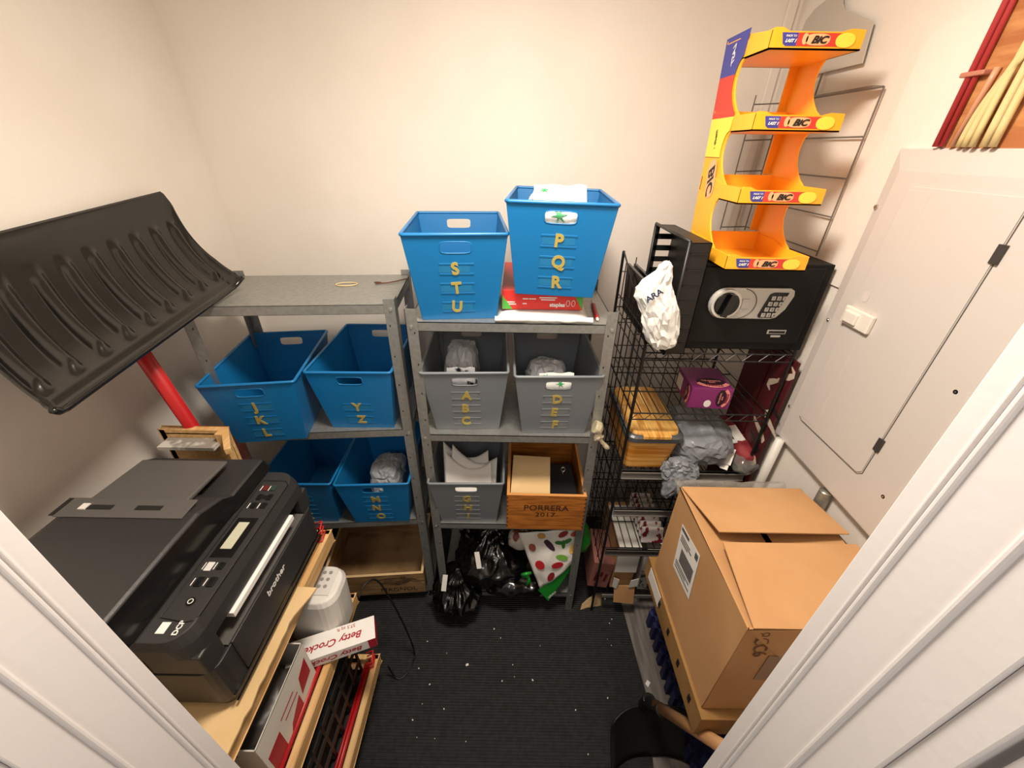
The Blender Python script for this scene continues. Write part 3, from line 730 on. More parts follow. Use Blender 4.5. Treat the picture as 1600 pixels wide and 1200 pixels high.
q=MB();hp=[(1.225,1.985),(1.238,2.064),(1.362,2.112),(1.378,2.126),(1.395,2.150),(1.45,2.155),(1.50,2.145),(1.53,2.125),(1.537,2.10),(1.53,1.985)]
q.prism([(gx-.008,y,z) for y,z in hp],(.003,0,0));obj('header_board',q,mat('pale_plastic_board','#b9b1a6',.5),t,bevel=.001)
# vertical pale trim strip in corner
struct('trim_5',MB().box((.800,YB-.012,1.0),(.828,YB,2.4)),WALL,bevel=.003)
# ------------------------------------------------------------------ purple box
def pbox(name,label,c,dims,yaw,m,cat='box',group=None,bevel=.001,z=None):
    t=thing(name,label,cat,c,yaw,group);W,D,H=dims
    obj('body',MB().box((-W/2,-D/2,0),(W/2,D/2,H)),m,t,local=True,bevel=bevel);return t
PUR=mat('purple_card','#7d2a68',.4);PK=mat('pink_print','#e8928c',.5)
t=pbox('candy_box','purple candy box with pink lettering on the upper wire shelf',(.625,1.115,1.0975),(.125,.14,.072),-.06,PUR)
def badge(o,ex,ey,s):
    n=nrm(ex,ey)
    q=MB();q.prism(ell(o,ex,ey,.040*s,.018*s,24),n*.0005);obj('dark_oval',q,mat('dark_purple','#260a1e',.5),t,local=True)
    q=MB();exv=V(ex).normalized();eyv=V(ey).normalized();pts=[]
    for k in range(13):
        a=math.radians(200+140*k/12);pts.append(V(o)+n*.0012+exv*.042*s*math.cos(a)+eyv*(.026*s*math.sin(a)-.002))
    for a,b in zip(pts,pts[1:]):
        d=(b-a).normalized();p=n.cross(d)*.006*s;q.prism([a-p,b-p,b+p,a+p],n*.0004)
    obj('pink_banner',q,PK,t,local=True,weld=False)
    q=MB();textmb(q,'THRILLS',V(o)+n*.0018-eyv*.024*s,ex,ey,.013*s,bold=.0003);obj('banner_lettering',q,mat('maroon_ink','#7a1230',.5),t,local=True,weld=False)
    q=MB();textmb(q,'THE ORIGINAL',V(o)+n*.0009+eyv*.003,ex,ey,.008*s);textmb(q,'GUM',V(o)+n*.0009-eyv*.006*s,ex,ey,.008*s);obj('small_lettering',q,PK,t,local=True,weld=False)
badge((.008,-.025,.0725),(1,0,0),(0,1,0),1.15)
badge((.030,-.0706,.040),(0,0,1),(-1,0,0),.75)
badge((-.0631,-.035,.036),(0,0,1),(0,1,0),.75)
q=MB();q.prism(ell((-.006,-.0706,.018),(1,0,0),(0,0,1),.011,.013,18),(0,-.0005,0));obj('white_spot',q,PAPER,t,local=True)
obj('white_label',MB().box((-.0633,.015,.012),(-.0625,.06,.058)),PAPER,t,local=True)
# ------------------------------------------------------------------ wood-print tub
BAM=mat('bamboo_print','#e0ac5c',.35,col2='#b87324',nscale=3.2,stretch=(1.2,1.2,22))
BAMT=mat('bamboo_print_top','#e3b565',.35,col2='#b87b30',nscale=3.2,stretch=(22,2,2))
t=thing('storage_tub','wood grain printed tub with a grey rimmed lid on the middle wire shelf','tub',(.465,1.17,.861),0)
def rrect(cx,cy,w_,d_,r,z,n=5):
    p=[]
    for sx,sy,a0 in((1,-1,-90),(1,1,0),(-1,1,90),(-1,-1,180)):
        for k in range(n):
            a=math.radians(a0+90*k/(n-1));p.append(V((cx+sx*(w_/2-r)+r*math.cos(a),cy+sy*(d_/2-r)+r*math.sin(a),z)))
    return p
def loft(q,loops,mi=0,cap=True):
    n=len(loops[0]);base=[p for l in loops for p in l]
    fs=[(j*n+i,j*n+(i+1)%n,(j+1)*n+(i+1)%n,(j+1)*n+i) for j in range(len(loops)-1) for i in range(n)]
    if cap:fs+=[tuple(range(n))[::-1],tuple(range((len(loops)-1)*n,len(loops)*n))]
    return q.add(base,fs,mi)
q=MB();loft(q,[rrect(.462,1.165,.145,.27,.02,.8615),rrect(.468,1.165,.172,.30,.025,.982)]);obj('tub_body',q,BAM,t,smooth=False)
q=MB();loft(q,[rrect(.47,1.165,.186,.315,.03,.982),rrect(.47,1.165,.188,.317,.03,1.000),rrect(.47,1.165,.176,.305,.03,1.006)]);obj('lid_rim',q,mat('dark_grey_plastic','#4a4c4f',.35),t,bevel=.001)
q=MB();loft(q,[rrect(.47,1.168,.165,.295,.03,1.003),rrect(.47,1.168,.160,.288,.03,1.014)]);q.box((.425,1.004,1.000),(.515,1.03,1.0125));obj('lid',q,BAMT,t,bevel=.002)
# ------------------------------------------------------------------ grey plastic bag, red packet, price-tagged packet
q=MB();blob(q,(.655,1.13,.930),(.10,.125,.065),51,.014,9,e=3,floor=.8615,lvl=4,vor=15)
blob(q,(.570,1.0,.870),(.060,.035,.045),52,.012,12,e=2.3,lvl=4,rot=Ry(.6)@Rx(.3),vor=24);
blob(q,(.545,.975,.835),(.018,.022,.055),53,.009,15,e=2.3,lvl=3,rot=Ry(.3),vor=30)
solo('plastic_bag',q,mat('grey_bag_film','#80848a',.25,bump=.4,bscale=35),'crumpled grey plastic bag beside the wood print tub','bag',smooth=False)
t=thing('clothing_packet','red garment packed in clear film with white tags right of grey bag','packet',(.79,1.12,.861),0)
q=MB();blob(q,(.795,1.135,.905),(.035,.12,.04),55,.006,14,e=3,floor=.8615,lvl=5);obj('red_garment',q,mat('faded_red_cloth','#8c2b30',.7),t,smooth=True)
q=MB();blob(q,(.79,1.045,.889),(.04,.055,.026),56,.008,16,e=2.4,floor=.8615,lvl=5);obj('clear_film',q,mat('clear_film','#8d8d88',.1,alpha=.45,spec=.9),t,smooth=True)
for i,(p,s_2,r) in enumerate((((.775,1.10,.955),(.026,.034),Rz(.25)@Rx(.35)),((.735,1.03,.915),(.014,.03),Rz(-.6)@Rx(.6)),((.722,1.015,.895),(.012,.02),Rz(-.6)@Rx(.7)))):
    q=MB();q.box((-s_2[0],-s_2[1],0),(s_2[0],s_2[1],.0012));q.v=[V(p)+r@v for v in q.v]
    tg=obj('white_tag',q,PAPER,t)
    if i==0:
        q=MB();q.box((-.018,-.02,.0013),(-.013,.02,.0018));q.v=[V(p)+r@v for v in q.v];obj('barcode',q,INK,tg)
# dark red board + black and maroon patterned bag at right rear of rack
q=MB();q.box((.810,1.115,.002),(.820,1.235,1.292));solo('dark_red_board',q,mat('maroon_board','#4a0d14',.6),'tall dark red board standing between the wire rack and the right wall','board',bevel=.001)
t=thing('patterned_board','tall board with a maroon, black and cream swirl pattern between wire rack and wall','board',(.815,1.06,.002),0)
obj('panel',MB().box((.811,1.0,.002),(.818,1.105,1.285)),mat('maroon_board','#4a0d14',.6),t,bevel=.001)
CREAM=mat('cream_print','#c4b4a3',.6)
random.seed(3)
for k in range(9):
    z=.80+k*.055;y=1.02+.07*random.random();q=MB()
    pts=[(.8105,y+.03*math.sin(a*1.6+k)+.012*a-.03,z+.022*a-.03) for a in [i*.5 for i in range(6)]]
    q.tube(pts,[.003,.008,.011,.009,.006,.002],6)
    for v in q.v:v.x=.8108+(v.x-.8105)*.04
    obj('swirl_print',q,CREAM if k%3 else INK,t,smooth=False)
# candy packs on rack shelf 5
for k in range(8):
    t=thing('seed_packet' if False else 'candy_pack',['nearest','second','third','fourth','fifth','sixth','seventh','farthest'][k]+' striped candy pack in the row on the lower wire shelf','candy','',)if False else None
packM=mat('candy_wrapper','#d8cfc8',.35,col2='#6f1f28',nscale=30,mixlo=.52,mixhi=.56)
names=['frontmost','second','third','fourth','fifth','sixth','rearmost']
for k in range(7):
    q=MB();y=1.045+k*.030;q.box((.525,y,.4490),(.61,y+.016,.515),R=Rx(-.30));
    solo('candy_pack',q,packM,names[k]+' white and maroon candy pack in the row on the low wire shelf','candy','candy packs on the low wire shelf',bevel=.004)
q=MB();q.box((.60,1.035,.4485),(.635,1.06,.452),R=Rz(.7));solo('paper_slip',q,PAPER,'white slip beside the row of candy packs','paper')
# bottom of the rack: cardboard boxes
t=thing('cardboard_carton','white topped carton with its tan flap hanging down on the rack bottom shelf','box',(.49,1.06,.141),0)
WC=mat('white_card','#d6d2c9',.6)
obj('body',MB().box((.445,1.045,.1415),(.535,1.30,.40)),CARD,t,bevel=.001)
q=MB();q.box((.443,1.03,.275),(.533,1.0345,.43),R=Rx(-.04));q.box((.443,1.034,.425),(.533,1.25,.43));obj('white_front',q,WC,t)
q=MB();q.prism([(.44,1.01,.20),(.46,1.01,.185),(.465,1.012,.245),(.44,1.012,.26)],(0,.002,0));obj('side_flap',q,WC,t);q=MB();q.prism([(.51,1.01,.195),(.545,1.01,.205),(.545,1.012,.255),(.515,1.012,.24)],(0,.002,0));obj('side_flap',q,WC,t)
q=MB();q.prism([(.452,1.018,.195),(.540,1.018,.195),(.543,.995,.10),(.455,.995,.112)],(0,.003,0));obj('hanging_flap',q,CARD,t,label='tan cardboard flap')
t=thing('cardboard_carton','dark red printed carton at the left of the rack bottom shelf','box',(.40,1.1,.141),-.05)
q=MB();q.box((-.045,-.055,.001),(.04,.12,.165),R=Ry(.08));obj('body',q,mat('pinkish_card','#8d5b52',.6),t,local=True,bevel=.001)
q=MB()
for x,z,h in((-.022,.075,.06),(.0,.09,.03),(.018,.07,.05)):
    q.box((x-.005,-.0565,z-h/2),(x+.006,-.0555,z+h/2),R=Ry(.15))
obj('dark_red_print',q,mat('dark_red_ink','#5a0d14',.6),t,local=True)
t=thing('magazine_holder','white carton behind the big box at the right of the rack bottom shelf','box',(.60,1.1,.141),0)
obj('body',MB().box((.565,1.04,.1415),(.635,1.28,.40)),WC,t,bevel=.001)
q=MB();q.box((.563,1.036,.145),(.637,1.039,.27));obj('dark_print',q,mat('speckled_print','#8f8a82',.6,col2='#2a2422',nscale=40,mixlo=.5,mixhi=.55),t)
# ------------------------------------------------------------------ big cardboard box and what carries it
t=thing('moving_box','large open cardboard box with a white shipping label by the breaker panel','box',(.64,.61,.65),0)
BX0,BX1,BY0,BY1,BZ0,BZ1=.468,.802,.422,.797,.650,1.0
th=.005;q=MB()
q.box((BX0,BY0,BZ0),(BX0+th,BY1,BZ1));q.box((BX1-th,BY0,BZ0),(BX1,BY1,BZ1));q.box((BX0,BY0,BZ0),(BX1,BY0+th,BZ1));q.box((BX0,BY1-th,BZ0),(BX1,BY1,BZ1));q.box((BX0,BY0,BZ0),(BX1,BY1,BZ0+th))
obj('box_body',q,CARD,t,bevel=.0015)
def flap(p,label=None):
    q=MB();P=[V(a) for a in p];n=(P[1]-P[0]).cross(P[2]-P[0]).normalized()
    if n.z<0:n=-n
    q.prism([a-n*.002 for a in P],n*.004);return obj('flap',q,CARD,t,bevel=.001,label=label)
flap([(BX0,BY0+.004,BZ1-.003),(BX0,BY1-.004,BZ1-.003),(BX0+.165,BY1-.03,BZ1-.03),(BX0+.165,BY0+.03,BZ1-.03)])
flap([(BX1,BY0+.004,BZ1-.003),(BX1,BY1-.004,BZ1-.003),(BX1-.160,BY1-.03,BZ1-.020),(BX1-.160,BY0+.03,BZ1-.020)])
flap([(BX0+.004,BY1,BZ1+.002),(BX1-.004,BY1,BZ1+.002),(BX1+.005,BY1-.165,BZ1+.022),(BX0+.030,BY1-.165,BZ1+.022)])
flap([(BX0+.010,BY0,BZ1+.002),(BX1-.004,BY0,BZ1+.002),(BX1+.006,BY0+.185,BZ1+.018),(BX0+.028,BY0+.185,BZ1+.018)])
# shipping label on left face (diamond seen in perspective = rotated square)
o=V((BX0-.0006,.665,.865));ex=V((0,-1,0));ey=V((0,0,1));ang=math.radians(8)
e1=(ex*math.cos(ang)+ey*math.sin(ang));e2=(-ex*math.sin(ang)+ey*math.cos(ang))
sl=MB();sl.prism([o+e1*a+e2*b for a,b in((-.055,-.075),(.055,-.075),(.055,.075),(-.055,.075))],(-.0005,0,0));sl=obj('shipping_label',sl,PAPER,t)
q=MB();o2=o+V((-.0012,0,0))
for k in range(16):
    b=-.03+.0022*k*1.3;q.prism([o2+e1*x+e2*y for x,y in((-.03,b),(.045,b),(.045,b+.0014),(-.03,b+.0014))],(-.0003,0,0))
q.prism([o2+e1*x+e2*y for x,y in((-.05,.062),(-.005,.062),(-.005,.071),(-.05,.071))],(-.0003,0,0))
q.prism([o2+e1*x+e2*y for x,y in((.035,.05),(.05,.05),(.05,.068),(.035,.068))],(-.0003,0,0))
for b,a0,a1 in((.046,-.045,.01),(.038,-.045,.02),(.03,-.045,.0),(-.042,-.045,.04),(-.05,-.045,.02),(-.06,-.045,.045)):q.prism([o2+e1*x+e2*y for x,y in((a0,b),(a1,b),(a1,b+.0035),(a0,b+.0035))],(-.0003,0,0))
obj('label_print',q,mat('label_ink','#55524f',.6),sl,weld=False)
q=MB();textmb(q,'8CC6',(BX0+.042,BY0-.0006,.945),(.25,0,-1),(1,0,.25),.040);obj('handwriting',q,mat('faded_ink','#6e4a30',.7),t,weld=False)
obj('paper_patch',MB().box((BX0+.075,BY0-.0012,.80),(BX0+.17,BY0-.0002,.90)),mat('dull_label','#9b7f66',.6),t)
CARD2=mat('dull_cardboard','#96703f',.8,col2='#83602f',nscale=6)
t=thing('flat_carton','long low cardboard carton directly under the large box','box',(.63,.6,.56),0)
obj('body',MB().box((.460,.40,.565),(.81,.835,.6485)),CARD2,t,bevel=.002)
q=MB();q.box((.4588,.70,.59),(.4598,.80,.64));obj('white_tape',q,PAPER,t)
q=MB()
for y in(.45,.53,.61,.69):q.box((.4586,y,.60),(.4596,y+.012,.625))
obj('hand_hole',q,INK,t)
NAVY=mat('navy_foam','#1c2560',.65,col2='#141a45',nscale=12)
for k in range(6):
    zz=.006 if False else .0
    q=MB();pts=[];x0=.625+.012*((k*7)%3);x1=.828;y0=.30;y1=.99;z0=.002+k*.093
    n=14
    for j in range(n):   # jagged interlocking edge facing the room
        ya=y1-(y1-y0)*j/n;yb=y1-(y1-y0)*(j+.5)/n;yc=y1-(y1-y0)*(j+1)/n
        pts+=[(x0,ya,z0),(x0-.004,yb+.006,z0),(x0-.016,yb+.008,z0),(x0-.016,yc+.008,z0),(x0,yc+.006,z0)]
    pts+=[(x0,y0,z0),(x1,y0,z0),(x1,y1,z0)]
    if k>=0:
        q.prism(pts,(0,0,.0918))
        solo('foam_mat_stack',q,NAVY,['lowest','second lowest','third lowest','third highest','second highest','topmost'][k]+' bundle of navy interlocking foam mats in the stack under the cardboard boxes','mat','navy foam mats under the boxes',bevel=.002)
# clear film lying behind the big box
q=MB();q.grid(lambda u,v:V((.47+.31*u,.805+.05*v,.968+.022*math.sin(math.pi*v)+.014*noise.noise(V((u*7,v*3,1))))),24,8)
q2=q
solo('plastic_film',q,mat('smoky_film','#a8a29a',.12,alpha=.28,spec=.9),'crinkled clear plastic film bunched behind the large cardboard box','film',solid=.0008,smooth=True)
# ------------------------------------------------------------------ small black shovel
t=thing('shovel','black bladed shovel with a pale wooden handle leaning beside the door','shovel',(.5,.55,0),0)
q=MB()
def bl(u,v):
    x=.36+.31*u;return V((x,.575-.045*v+.055*(abs(u-.5)*2)**2*-1+.02,.008+.20*v+.0*u))
def bl2(u,v):
    p=V((.355+.31*u,.52+.10*math.sin(v*1.5)*.9-.05*(2*abs(u-.5))**3,.009+.15*v*(1-.12*(2*abs(u-.5))**4)));return p
q.grid(bl2,18,10);obj('blade',q,BLK,t,solid=.005,smooth=True)
q=MB();q.cyl((.478,.60,.20),(.472,.53,.335),.021,.018,n=16);q.cyl((.4725,.605,.16),(.478,.60,.22),.022,n=16);obj('socket',q,BLK,t,smooth=False,bevel=.002)
hd=V((.497,.328,.68))-V((.473,.532,.34));pa=V((.473,.532,.34))-hd*.12;pb=V((.473,.532,.34))+hd*1.28
obj('handle',MB().cyl(pa,pb,.0150,.0155,n=20),mat('ash_wood','#c29569',.5,col2='#b2845a',nscale=6,stretch=(10,1,1)),t,smooth=True)
# ------------------------------------------------------------------ breaker panel
PX=XR-.015
t=thing('breaker_panel','white electrical breaker panel with a hinged door on the right wall','breaker panel',(PX,.8,1.04),0)
py0,py1,pz0,pz1=.604,1.003,1.04,1.81
q=MB()
o1=[(XR-.001,py0,pz0),(XR-.001,py1,pz0),(XR-.001,py1,pz1),(XR-.001,py0,pz1)]
oa=[(PX,py0,pz0),(PX,py1,pz0),(PX,py1,pz1),(PX,py0,pz1)]
ob=[(PX-.006,py0+.006,pz0+.006),(PX-.006,py1-.03,pz0+.010),(PX-.006,py1-.03,pz1-.042),(PX-.006,py0+.006,pz1-.042)]
q.add(o1+oa+ob,[(0,1,2,3),(0,1,5,4),(1,2,6,5),(2,3,7,6),(3,0,4,7),(4,5,9,8),(5,6,10,9),(6,7,11,10),(7,4,8,11),(8,9,10,11)])
obj('cover',q,PANELW,t,bevel=.0025)
q=MB();dx=PX-.0062
dl=[(dx,.700,1.158),(dx,.710,1.148),(dx,.918,1.148),(dx,.926,1.156),(dx,.930,1.742),(dx,.700,1.742)]
q.prism(dl,(-.0022,0,0));dr=obj('door',q,PANELW,t,bevel=.001)
q=MB();g=[(dx-.0002,.697,1.155),(dx-.0002,.708,1.1445),(dx-.0002,.92,1.1445),(dx-.0002,.933,1.152),(dx-.0002,.934,1.745),(dx-.0002,.697,1.745)]
q.tube(g[:3]+g[3:4],.0009,6);q.tube([g[5],g[0]],.0011,6);obj('door_gap',q,mat('gap_shadow_grey','#55504c',.7),t)
q=MB();q.box((dx-.0030,.872,1.158),(dx-.0018,.928,1.735));obj('door_step',q,PANELW,dr,bevel=.0008)
q=MB();q.box((dx-.013,.85,1.440),(dx-.003,.935,1.482));q.box((dx-.019,.885,1.447),(dx-.010,.925,1.474));lt=obj('latch',q,mat('ivory_plastic','#e2dcd2',.35),dr,bevel=.0025)
q=MB();q.prism(ell((dx-.0034,.905,1.512),(0,1,0),(0,0,1),.010,.012,20),(-.0004,0,0));obj('knockout',q,mat('panel_round','#d2cac3',.4),dr)
for y,z in((.994,1.694),(.985,1.423),(.985,1.151),(.632,1.421),(.632,1.148)):
    q=MB();q.cyl((PX+.001,y,z),(PX-.006,y,z),.0062,.0045,n=14);q.cyl((PX-.006,y,z),(PX-.0065,y,z),.0022,n=6);obj('screw',q,mat('chrome','#c8c4bf',.2,.9),t)
for z in(1.655,1.24):
    q=MB();q.box((dx-.0045,.690,z-.016),(dx-.0005,.704,z+.016));obj('hinge',q,mat('hinge_dark','#3a3633',.5),t)
# conduits
q=MB();q.cyl((.812,.955,.70),(.818,.955,1.05),.0125,n=20);solo('pvc_conduit',q,PLASW,'white plastic conduit pipe below the breaker panel behind the film','pipe',smooth=True)
q=MB();pts=[];rr=[]
for k in range(60):
    pts.append((XR-.018,.752+.002*k/60,.93+.108*k/59));rr.append(.0155 if k%3 else .0125)
q.tube(pts,rr,16);solo('flexible_conduit',q,mat('flex_steel','#a9a59c',.35,.7),'short ribbed flexible conduit under the near corner of the breaker panel','pipe',smooth=True)
# cables
t=thing('red_cable','pair of red cables clipped vertically on the wall above the breaker panel','cable',(XR-.01,.915,1.8),0)
CR=mat('red_cable','#b0383a',.4)
for dy in(0,.0125):
    obj('cable',MB().cyl((XR-.018,.918-dy,1.812),(XR-.018,.914-dy,2.39),.0058 if dy==0 else .0045,n=12),CR,t,smooth=True)
q=MB();q.box((XR-.027,.885,1.921),(XR-.010,.930,1.929));obj('clip',q,mat('copper_clip','#b97a66',.4),t,bevel=.002)
CY=mat('cream_cable','#d8c58e',.45)
for i,(y0,bend,r,top) in enumerate(((.868,.05,.0055,2.05),(.855,.04,.006,2.1),(.840,.02,.0055,2.3),(.822,.01,.007,2.3),(.806,0,.006,2.3))):
    q=MB();pts=[]
    for k in range(16):
        u=k/15;z=1.812+(top-1.812)*u;y=y0-.02*u-bend*2.2*u*u
        pts.append((XR-.020-.002*(i%3)-.010*math.sin(3*u),y,z))
    q.tube(pts,r,10)
    solo('cream_cable',q,CY,['leftmost cream cable curving off to the right above the panel','second cream cable from the left above the panel','middle cream cable above the panel','thick cream cable, fourth from the left above the panel','rightmost cream cable above the panel'][i],'cable','cream cables above the panel',smooth=True)
q=MB();q.tube([(XR-.018,.885,1.812),(XR-.018,.874,1.91),(XR-.018,.872,1.93)],.005,8);solo('copper_pipe_stub',q,mat('peach_pipe','#d29a78',.4),'short peach coloured tube beside the red cables','pipe',smooth=True)
# ------------------------------------------------------------------ snow shovel on left wall
t=thing('snow_shovel','black ribbed snow shovel with a red handle leaning upside down on the left wall','shovel',(-1.03,1.1,0),0)
BLS=mat('black_shovel_plastic','#161513',.2,bump=.10,bscale=14,spec=.6)
# blade corners: lower edge (handle side) right (-.85,1.21,1.42) left (-.845,.585,1.356); top edge right (-1.05,1.32,1.673) left (-1.06,.62,1.62)
LR,LL=V((-.817,1.163,1.441)),V((-.795,.55,1.386));TR,TL=V((-1.062,1.325,1.672)),V((-1.066,.70,1.622))
def blade(u,v,rib=True):   # u along width (0 left/near .. 1 right/far), v from lower edge to cutting edge
    cut=.035*max(0,(v-.86)/.14)**2;u=.5+(u-.5)*(1-2*cut)
    a=LL.lerp(LR,u);b=TL.lerp(TR,u);p=a.lerp(b,v)
    up=(b-a).normalized();al=(LR-LL).normalized();n=al.cross(up).normalized()
    if n.x<0:n=-n
    dep=-.052*math.sin(math.pi*min(1,v*1.02))**.8
    # side edges curl toward the room
    e=min(u,1-u);
    if e<.05:dep+=.028*(1-e/.05)**2*(1-max(0,v-.3)/.7)
    if rib and .13<v<.80:
        w_=abs(math.sin((u*9)*math.pi));k=min(1,(v-.13)/.07,(.80-v)/.12)
        dep+=(.016*max(0,(w_-.72)/.28)**1.0)*k
    if v<.07:dep-=.004
    return p+n*dep
q=MB();q.grid(blade,176,40);obj('blade',q,BLS,t,solid=.004,smooth=True)
q=MB();n=12
q.tube([blade(i/40,0,False) for i in range(41)],.006,8);obj('blade_lip',q,BLS,t,smooth=True)
q=MB();q.cyl(V((-.890,.843,1.395)),V((-1.05,1.17,.012)),.0175,n=20);obj('handle',q,mat('red_gloss','#b3191c',.35),t,smooth=True)
# ------------------------------------------------------------------ wooden display rack with printer
t=thing('wooden_display_rack','pale wooden tiered display rack with red trim carrying the printer','rack',(-.8,.5,0),0)
def rail(x,z,y0,y1,h=.035,w_=.018):
    return MB().box((x-w_,y0,z-h),(x,y1,z))
for i,(x,z,ye) in enumerate(((-.548,.782,.812),(-.515,.50,.782),(-.468,.20,.735))):
    ys=.245
    q=MB();q.box((x-.020,ys,z-.05),(x,ye,z));q.box((-1.06,ye-.018,z-.05),(x,ye,z));q.box((-1.06,ys,z-.05),(x,ys+.018,z));q.box((-1.078,ys,z-.05),(-1.06,ye,z))
    s=obj('shelf_frame',q,WOODL,t,bevel=.0025)
    q=MB();q.box((-1.06,ys+.018,z-.045),(x-.020,ye-.018,z-.035));obj('shelf_board',q,mat('hardboard','#8a6a4a',.7),s)
    if i:
        q=MB();q.cyl((x-.030,ys+.02,z+.001),(x-.030,ye-.03,z+.001),.0075,n=12);q.cyl((x-.041,ys+.02,z-.004),(x-.041,ye-.03,z-.004),.005,n=12)
        obj('red_trim',q,RED,s,smooth=True)
    q=MB()
    for dz in(.0,.022,.044):
        q.tube([(x-.035,ye-.02,z+.004+dz),(x-.012,ye-.012,z+.008+dz),(x-.008,ye-.045,z+.006+dz*.8),(x-.03,ye-.05,z-.002+dz*.8)],.0026,8)
    obj('red_wire',q,mat('red_wire','#d0282c',.35),s,smooth=True)
for y in(.255,.70):
    for x in(-1.05,-.60):
        obj('upright',MB().box((x,y,.006),(x+.025,y+.03,.732)),WOODL,t,bevel=.002)
# framed end above the printer
t=thing('wooden_frame_box','pale wooden framed box standing behind the printer by the left wall','box',(-.89,.87,0),0)
q=MB();q.box((-1.0,.889,.006),(-.982,.905,1.10));q.box((-.83,.870,.006),(-.81,.905,1.10));q.box((-1.0,.889,1.082),(-.81,.905,1.10));q.box((-1.0,.889,.006),(-.81,.895,1.09))
obj('frame',q,WOODL,t,bevel=.002)
q=MB();q.box((-.982,.845,1.062),(-.825,.888,1.072));obj('grey_shelf',q,mat('grey_speckled_board','#8b877e',.5,col2='#c9c5bb',nscale=18,mixlo=.5,mixhi=.58),t)
q=MB();q.prism([(-.81,.905,1.10),(-.822,.889,1.10),(-.770,.815,1.093),(-.756,.824,1.093)],(0,0,-.02));obj('side_arm',q,WOODL,t,bevel=.002)
# cardboard sheet under printer
q=MB();zc=.784
out=[(-.99,.27),(-.74,.27),(-.536,.285),(-.528,.36),(-.537,.42),(-.532,.47),(-.540,.52),(-.520,.60),(-.512,.62),(-.566,.622),(-.572,.60),(-.58,.55),(-.60,.55),(-.60,.75),(-.99,.75)]
out=[(-.99,.27),(-.74,.265)]+[(-.536+.006*noise.noise(V((k*.9,1,1)))+.0*k,.285+(.55-.285)*k/14) for k in range(15)]+[(-.515,.60),(-.509,.622),(-.560,.624),(-.565,.76),(-.99,.76)]
q.prism([(x,y,zc) for x,y in out],(0,0,.005))
solo('cardboard_sheet',q,CARDE,'torn tan cardboard sheet lying under the printer','cardboard')
# printer
t=thing('printer','black multifunction printer with a paper feeder standing on the cardboard','printer',(-.76,.57,.790),0)
PB=mat('printer_charcoal','#2c2b2b',.42,bump=.1,bscale=400);PB2=mat('printer_dark','#141313',.2);PG=mat('printer_grey','#55524f',.45,bump=.05,bscale=300)
fx=-.555;py0,py1=.352,.785;z0=.790
q=MB()
# lower body loops (rounded footprint)
def pr_(x0,x1,y0,y1,r,z):return rrect((x0+x1)/2,(y0+y1)/2,x1-x0,y1-y0,r,z,6)
loft(q,[pr_(-.965,fx-.012,py0+.014,py1-.014,.02,z0),pr_(-.975,fx-.002,py0+.004,py1-.004,.028,z0+.03),pr_(-.975,fx,py0+.002,py1-.002,.03,z0+.145)])
obj('lower_body',q,PB,t,smooth=False,bevel=.001)
q=MB();q.box((-.97,py0+.004,z0+.145),(-.66,py1-.004,z0+.205));q.box((-.67,py0+.004,z0+.145),(fx-.004,py0+.052,z0+.205));q.box((-.67,py1-.046,z0+.145),(fx-.004,py1-.004,z0+.205))
obj('middle_body',q,PB,t,bevel=.004)
q=MB();loft(q,[pr_(-.975,fx-.003,py0,py1,.035,z0+.203),pr_(-.975,fx-.006,py0,py1,.040,z0+.235),pr_(-.972,fx-.016,py0+.004,py1-.004,.040,z0+.258)])
obj('control_deck',q,PB,t,bevel=.0015)
# output paper and tray
q=MB();q.box((-.655,py0+.055,z0+.148),(fx-.002,py1-.05,z0+.151));obj('output_tray',q,PG,t)
q=MB();q.box((-.68,py0+.09,z0+.186),(fx+.004,py1-.095,z0+.200));pp=obj('paper_stack',q,PAPER,t,bevel=.001)
# front door & seams
q=MB();q.box((fx-.003,py0+.06,z0+.048),(fx+.003,py1-.05,z0+.150));fd=obj('front_door',q,PB,t,bevel=.0015)
q=MB();q.box((fx-.004,py0+.012,z0+.040),(fx+.001,py1-.012,z0+.042));q.box((fx-.004,py0+.012,z0+.018),(fx+.0005,py1-.012,z0+.0195));obj('tray_seam',q,PB2,t)
text(fd,'brand_lettering','brother',(fx+.0034,.565,z0+.120),(0,1,0),(0,0,1),.024,PAPER,bold=.0004,sx=1.0)
# control area
zt=z0+.2585
q=MB();pn=[(-.570,.405),(-.570,.735),(-.582,.748),(-.640,.748),(-.640,.400),(-.590,.392),(-.575,.396)]
q.tube([(x,y,zt) for x,y in pn],.0012,6,closed=True);obj('panel_groove',q,PB2,t)
q=MB();q.prism([(-.585,.525,zt),(-.585,.628,zt),(-.632,.628,zt),(-.632,.525,zt)],(0,0,.0012));dsp=obj('display',q,PB2,t,bevel=.0004)
q=MB();q.box((-.622,.545,zt+.0013),(-.598,.615,zt+.0018));obj('display_screen',q,mat('lcd_green','#b7b6a0',.3),dsp)
BT=mat('button_black','#0e0e0e',.3)
def button(x,y,w_,d_,m=BT):
    q=MB();q.box((x-w_/2,y-d_/2,zt-.0005),(x+w_/2,y+d_/2,zt+.0025));obj('button',q,m,t,bevel=.001)
for x,y,w_,d_ in((-.594,.665,.013,.016),(-.618,.665,.013,.016),(-.594,.692,.012,.018),(-.618,.692,.012,.018),(-.606,.692,.007,.01),(-.594,.505,.012,.016),(-.590,.470,.014,.020),(-.615,.470,.014,.020)):button(x,y,w_,d_)
button(-.600,.722,.013,.016,mat('button_green','#2a3a30',.3));button(-.619,.722,.013,.016,mat('button_red','#5a1f1d',.3))
button(-.617,.503,.014,.02,mat('button_white','#c9c8c4',.4))
